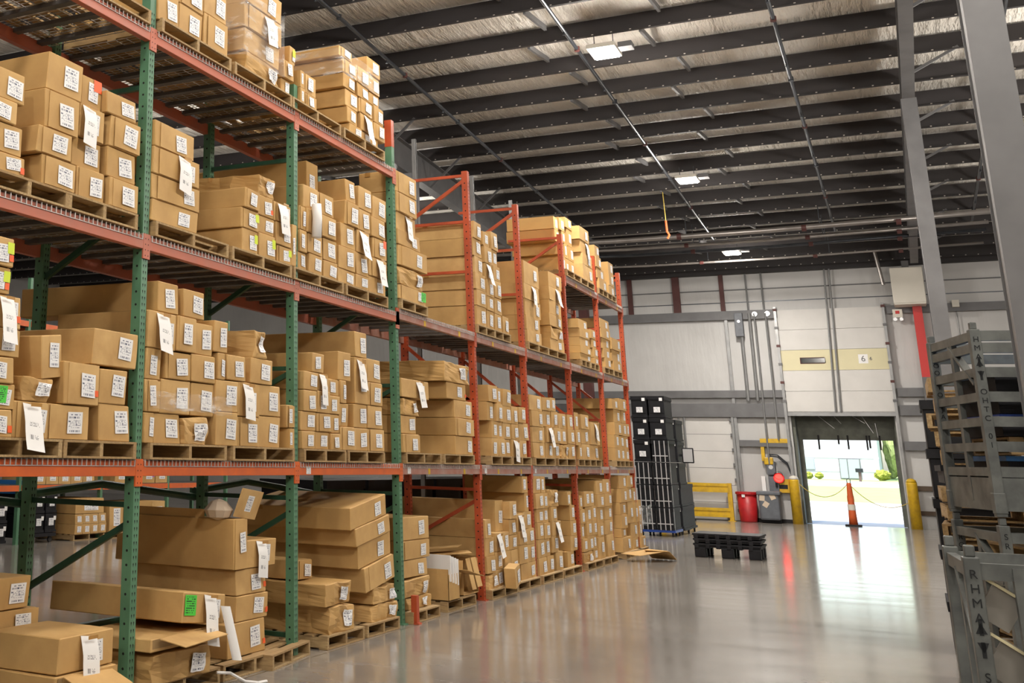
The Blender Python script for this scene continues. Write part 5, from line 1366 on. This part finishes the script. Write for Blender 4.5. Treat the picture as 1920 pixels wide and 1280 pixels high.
# what the upper racks hold: pallets, totes and trays
RM = Matrix.Rotation(RZ, 4, 'Z'); RB = Vector((.47, 10.0, 0))
def inrack(x, y, z): return RB + RM @ Vector((x, y, 0)) + Vector((0, 0, z))
k = 0
for z in (.13, .30, .47, .64, .81, .98, 1.15):
    p = inrack(.75, .5, z); pallet(p.x, p.y, p.z, .8, 1.2, 'wooden pallet inside lower stacking rack, %s from its floor' % NTH[k], 'wooden pallets inside the stacking racks', RZ); k += 1
for k, z in enumerate((1.605, 1.89)):
    p = inrack(.75, .5, z); pallet(p.x, p.y, p.z, .8, 1.2, 'wooden pallet inside lettered upper stacking rack, %s' % ('at the very bottom' if k == 0 else 'sandwiched between trays'), 'wooden pallets inside the stacking racks', RZ)
for k, z in enumerate((1.735, 2.02, 2.175, 2.33)):
    for j, x in enumerate((.42, 1.08)):
        p = inrack(x, .5, z); t = thing('parts_tray', 'blue-rimmed dark parts tray in upper stacking rack, %s layer up, %s' % (NTH[k], 'beside the lettered post' if j == 0 else 'away from the lettered post'), 'tray', p, RZ, 'parts trays in the stacking rack')
        MB().box(-.3, .3, -.4, .4, 0, .12, 'black').build('tray_body', t); MB().box(-.31, .31, -.41, .41, .115, .15, 'blue_light' if k != 1 else 'blue').build('rim', t)
bb = inrack(1.1, .45, 2.484)
tag(MB().box(-.25, .25, -.25, .25, 0, .17, 'blue').build('blue_bin', None, bb, RZ, bevel=.01), 'bright blue bin on top inside the lettered upper rack', 'bin')
lb = tag(MB().box(-.35, .35, -.3, .3, 0, .03, 'blue_light').build('blue_tray', None, (.95, 6.95, 1.15), .08), 'pale blue sheet lying inside the low rack with slanted panels', 'tray')
MB().box(-.36, .36, -.31, .31, .03, .05, 'bldg').build('film_cover', lb)
k = 0
# pallets and crates piled behind the stacking racks
for k in range(17):
    z = .002 + k * .152
    if k in (5, 6, 11):
        t = thing('plastic_crate', 'black plastic crate in the pallet pile behind the stacking racks, %s' % {5: 'lower', 6: 'middle', 11: 'upper'}[k], 'crate', (.79, 12.6, z), .03, 'crates in the pallet pile')
        MB().box(-.6, .6, -.5, .5, 0, .14, 'black').build('crate_body', t); MB().box(-.62, .62, -.52, .52, .1, .15, 'black').build('rim', t)
    else:
        pallet(.745 + random.uniform(-.05, .05), 12.6, z, 1.15, 1.04, 'wooden pallet in the tall pile behind the stacking racks, %s from the floor' % NTH[k], 'wooden pallets piled behind the stacking racks', PI / 2 + random.uniform(-.05, .05))
for k in range(5):
    t = thing('storage_tote', 'black tote in the column behind the pallet pile, %s' % (['lowest', 'second from floor', 'middle', 'second from top', 'highest'][k]), 'tote', (.49, 15.2, .002 + k * .5), 0, 'black totes behind the pallet pile')
    MB().box(-.35, .35, -.5, .5, 0, .46, 'black').build('tote_body', t, bevel=.01); MB().box(-.37, .37, -.52, .52, .4, .495, 'black').build('rim', t)

# ------------------------------------------------------------------ the racking across the far aisle, seen under the first beams
B0 = thing('pallet_rack', 'distant green and orange rack across the next aisle, seen under the beams', 'pallet rack', (-15.6, 20, 0)); SB = (15.6, -20, 0)
for y in (10.4, 13.1, 15.8, 18.55, 21.3, 24.0, 26.8):
    for x in (-15.1, -16.1): MB().box(x - .08, x, y - .08, y, 0, 5.2, 'green').build('post', B0, SB)
for y0, y1 in zip((10.4, 13.1, 15.8, 18.55, 21.3, 24.0), (13.1, 15.8, 18.55, 21.3, 24.0, 26.8)):
    for z in (1.0, 2.6, 4.2):
        for x in (-15.1, -16.1): MB().box(x - .05, x + .012, y0, y1 - .08, z, z + .11, 'orange').build('beam', B0, SB)
        MB().box(-16.1, -15.1, y0, y1 - .08, z + .11, z + .12, 'channel').build('wire_deck', B0, SB)
PB = tote_parts(.36, 1.0, .36, False)
for i, y in enumerate((18.75, 19.15, 19.55)):
    for k in range(2):
        tote(PB, -15.6, y, .2 + k * .37, 'black tote across the next aisle, %s of the %s pair' % (('lower', 'upper')[k], NTH[i]), 'black totes across the next aisle', PI / 2)
for i, y in enumerate((16.0, 16.4, 16.8, 17.2, 17.6, 18.0)):
    for k in range(2): tote(PB, -15.6, y, .05 + k * .37, 'black tote across the next aisle behind green post, %s of the %s pair' % (('lower', 'upper')[k], NTH[i]), 'black totes across the next aisle', PI / 2)
dl_ = thing('tote_dolly', 'black dolly under the black totes across the next aisle', 'dolly', (-15.6, 19.15, 0), 0, 'tote dollies')
MB().box(-.5, .5, -.58, .58, .12, .19, 'black').build('platform', dl_)
for sx in (-.42, .42):
    for sy in (-.48, .48): MB().tube([(sx - .02, sy, .06), (sx + .02, sy, .06)], .06, 'black_soft', 10).build('caster', dl_)
def small_carton(x, y, z, d, w_, h, label, group, seed, tagc=None):
    o = link('cardboard_carton', carton_mesh(d, w_, h, seed, 0, False), None, (x, y, z)); tag(o, label, 'cardboard box', group)
    patch(d, w_, h, seed, 0, -w_ * .2, w_ * .3, h * .2, h * .8, 'label').build('shipping_label', o)
    if tagc: patch(d, w_, h, seed, 0, w_ * .32, w_ * .46, h * .3, h * .95, tagc).build('purple_label', o)
    return o
pallet(-15.5, 20.75, .002, 1.15, 1.0, 'wooden pallet of small cartons across the next aisle', 'wooden pallets across the next aisle')
for i in range(4):
    for k in range(2): small_carton(-15.45, 20.33 + i * .28, .13 + k * .2, .95, .27, .195, 'small labelled carton across the next aisle, %s row, %s along' % (('lower', 'upper')[k], NTH[i]), 'small cartons across the next aisle', 40 + i * 3 + k)
small_carton(-15.45, 20.7, .535, .95, 1.0, .3, 'wide plain carton on top of the small cartons across the next aisle', None, 77)
for i in range(5):
    small_carton(-15.5, 19.1 + i * .42, 1.125, .8, .4, .34 if i % 2 else .28, 'carton on the distant orange shelf, %s along' % NTH[i], 'cartons on the distant orange shelf', 90 + i * 2)
for i in range(4): small_carton(-15.5, 22.0 + i * .55, 1.125, .8, .5, .42, 'large carton on the distant orange shelf past the second post, %s along' % NTH[i], 'large cartons on the distant orange shelf', 120 + i * 2, 'purple_tag' if i == 2 else None)
for i in range(4): small_carton(-15.4, 21.65 + i * .56, .13, .9, .53, .6, 'tall carton on the floor across the next aisle, %s along' % NTH[i], 'floor cartons across the next aisle', 140 + i * 2, 'purple_tag' if i == 1 else None)
pallet(-15.4, 22.5, .002, 2.2, 1.0, 'long wooden pallet under the tall cartons across the next aisle', 'wooden pallets across the next aisle')
for i, y in enumerate((18.9, 19.5, 17.5)):
    t = tag(MB().box(-.3, .3, -.25, .25, 0, .26, 'blue_light').build('blue_bin', None, (-15.45, y, .95 if i < 2 else 1.125)), 'blue bin on the distant rack, %s' % ('above the black totes, first', 'above the black totes, second', 'beside the green post')[i], 'bin', 'blue bins across the next aisle')
    if i < 2: t.location.z = .95 - .0; t.location.z = .94
for k in range(5):
    tag(MB().box(-.06, .06, -.9, .9, 0, .035, 'wood').build('lumber_board', None, (-7.9 - k * .16, 8.6 + k * .1, .03 + .036 * (k % 3)), .25 + .03 * k), 'pale loose lumber board on the floor behind the rack, %s of five' % NTH[k], 'lumber', 'loose lumber boards behind the rack')
sc = small_carton(-7.0, 6.35, .5, .9, .5, .42, 'upper brown carton at the picture edge behind the floor cartons', 'cartons behind the first bay', 200)
sc = small_carton(-7.0, 6.35, .0, .9, .5, .495, 'lower brown carton at the picture edge behind the floor cartons', 'cartons behind the first bay', 203)

# crates stored in the row behind the racks, filling the dark gap under the first beams
for i, y in enumerate((15.1, 16.5, 17.9, 19.3, 20.7, 22.1, 23.5, 24.9)):
    for k in range(2):
        t = thing('plastic_crate', 'large black crate in the row behind the racks, %s, %s along' % (('lower', 'upper')[k], NTH[i]), 'crate', (-7.15, y, .002 + k * .74), 0, 'black crates behind the racks')
        MB().box(-.48, .48, -.62, .62, 0, .7, 'black').build('crate_body', t); MB().box(-.5, .5, -.64, .64, .62, .735, 'black').build('rim', t)
# ------------------------------------------------------------------ sprinkler lines, pipes and lamps under the roof
for x, lab in ((-8.06, 'dark sprinkler pipe running along the roof above the racks'), (-4.6, 'dark sprinkler pipe running along the roof above the aisle lamps'), (-1.22, 'dark sprinkler pipe running along the roof above the open aisle'), (2.2, 'dark sprinkler pipe running along the roof past the grey columns')):
    p = thing('sprinkler_pipe', lab, 'pipe', (x, 22, 0), 0, 'sprinkler lines')
    y0, y1 = (8, 39) if x < 0 else (14, 39)
    MB().tube([(0, y - 22, zr(y) - .09) for y in (y0, y1)], .036, 'pipe', 10).build('pipe_run', p)
    for i in range(9):
        y = y0 + 2.6 + 3.3 * i
        if y < y1 - .5:
            m = MB().tube([(0, y - 22, zr(y) - .16), (0, y - 22, zr(y) - .06)], .016, 'pipe', 6); m.lathe([(.028, -.012), (.03, 0)], 'pipe', 8, (0, y - 22, zr(y) - .17)); m.build('sprinkler_head', p)
            MB().lathe([(.05, -.045), (.05, .045)], 'dark_red' if i % 2 else 'pipe', 10, (0, y - 21, zr(y - -1) - .09)).build('coupling', p)
for y, z, r, mt, lab in ((36.3, 8.33, .075, 'pipe_bright', 'widest silver pipe crossing under the roof beyond second lamp'), (37.6, 8.28, .05, 'pipe_bright', 'silver pipe crossing under the roof behind the widest pipe'), (38.9, 8.3, .05, 'pipe', 'dark pipe crossing under the roof, slightly bowed'), (40.6, 8.2, .035, 'pipe_bright', 'thin silver pipe crossing under the roof closest to the third lamp')):
    p = thing('cross_pipe', lab, 'pipe', (-3, y, z), 0, 'pipes crossing under the roof')
    MB().tube([(-9, 0, .12), (-4, 0, 0), (0, 0, 0), (5.5, 0, .1)], r, mt, 12).build('pipe_run', p, smooth=True)
    for x in (-2.2, 1.1, 3.4): MB().lathe([(r + .02, -.06), (r + .02, .06)], 'dark_red', 10).build('red_clamp', p, (x, 0, .0)).rotation_euler = (0, PI / 2, 0)
    m = MB()
    for x in (-6, -2, 1.5): m.tube([(x, 0, .05), (x, 0, zr(y) - z + .1)], .012, 'pipe', 5)
    m.build('hanger_rod', p)
hk = tag(MB().tube([(0, 0, .0), (.02, 0, -.8)], .012, 'chain', 6).tube([(.02, 0, -.8), (.03, 0, -1.1), (.08, 0, -1.2), (.03, 0, -1.3)], .03, 'cone', 6).build('drop_cord', None, (-5.05, 33.0, 9.0)), 'orange drop cord hanging from the roof beside the second lamp', 'cord')
def high_bay(x, y, z, label, power=PWR, w_=.42, d=.62):
    t = thing('high_bay_light', label, 'ceiling lamp', (x, y, z), 0, 'aisle lamps')
    MB().box(-w_ / 2 - .04, w_ / 2 + .04, -d / 2 - .04, d / 2 + .04, .04, .12, 'white_metal').build('housing', t, bevel=.01)
    MB().box(-w_ / 2, w_ / 2, -d / 2, d / 2, .02, .045, 'lamp').build('diffuser', t)
    MB().box(w_ / 2 + .06, w_ / 2 + .3, -.14, .14, .06, .16, 'steel').build('driver_box', t)
    m = MB()
    for sx in (-1, 1): m.tube([(sx * w_ * .4, 0, .12), (sx * w_ * .4, 0, zr(y) - z + .02)], .008, 'pipe', 5)
    m.build('hanger_wire', t)
    la = bpy.data.lights.new('lamp', 'AREA'); la.shape = 'RECTANGLE'; la.size = w_; la.size_y = d; la.energy = power; la.color = LCOL
    lo = bpy.data.objects.new('lamp_or_fill_light', la); COL.objects.link(lo); lo.location = (x, y, z - .02)
    pl_ = bpy.data.lights.new('lamp', 'POINT'); pl_.shadow_soft_size = .25; pl_.energy = power * .3; pl_.color = LCOL
    po_ = bpy.data.objects.new('lamp_or_fill_light', pl_); COL.objects.link(po_); po_.location = (x, y, z - .35)  # point light added below the fixture to brighten the ceiling around it
    return t
high_bay(-4.05, 21.2, 9.1, 'bright high bay lamp over the aisle, larger of the two square ones')
high_bay(-4.1, 30.8, 8.72, 'bright high bay lamp over the aisle between the other two lamps')
high_bay(-4.2, 39.9, 8.3, 'oblong high bay lamp close to the dock wall')
def bare(x, y, z, p, s=.7):
    la = bpy.data.lights.new('lamp', 'POINT'); la.shadow_soft_size = s / 2; la.energy = p; la.color = LCOL
    lo = bpy.data.objects.new('lamp_or_fill_light', la); COL.objects.link(lo); lo.location = (x, y, z); return lo
# unseen lamps: aisle row continued, plus fill points added to brighten cartons and ceiling
for x, y, z, p in EXTRA: bare(x, y, z, p)
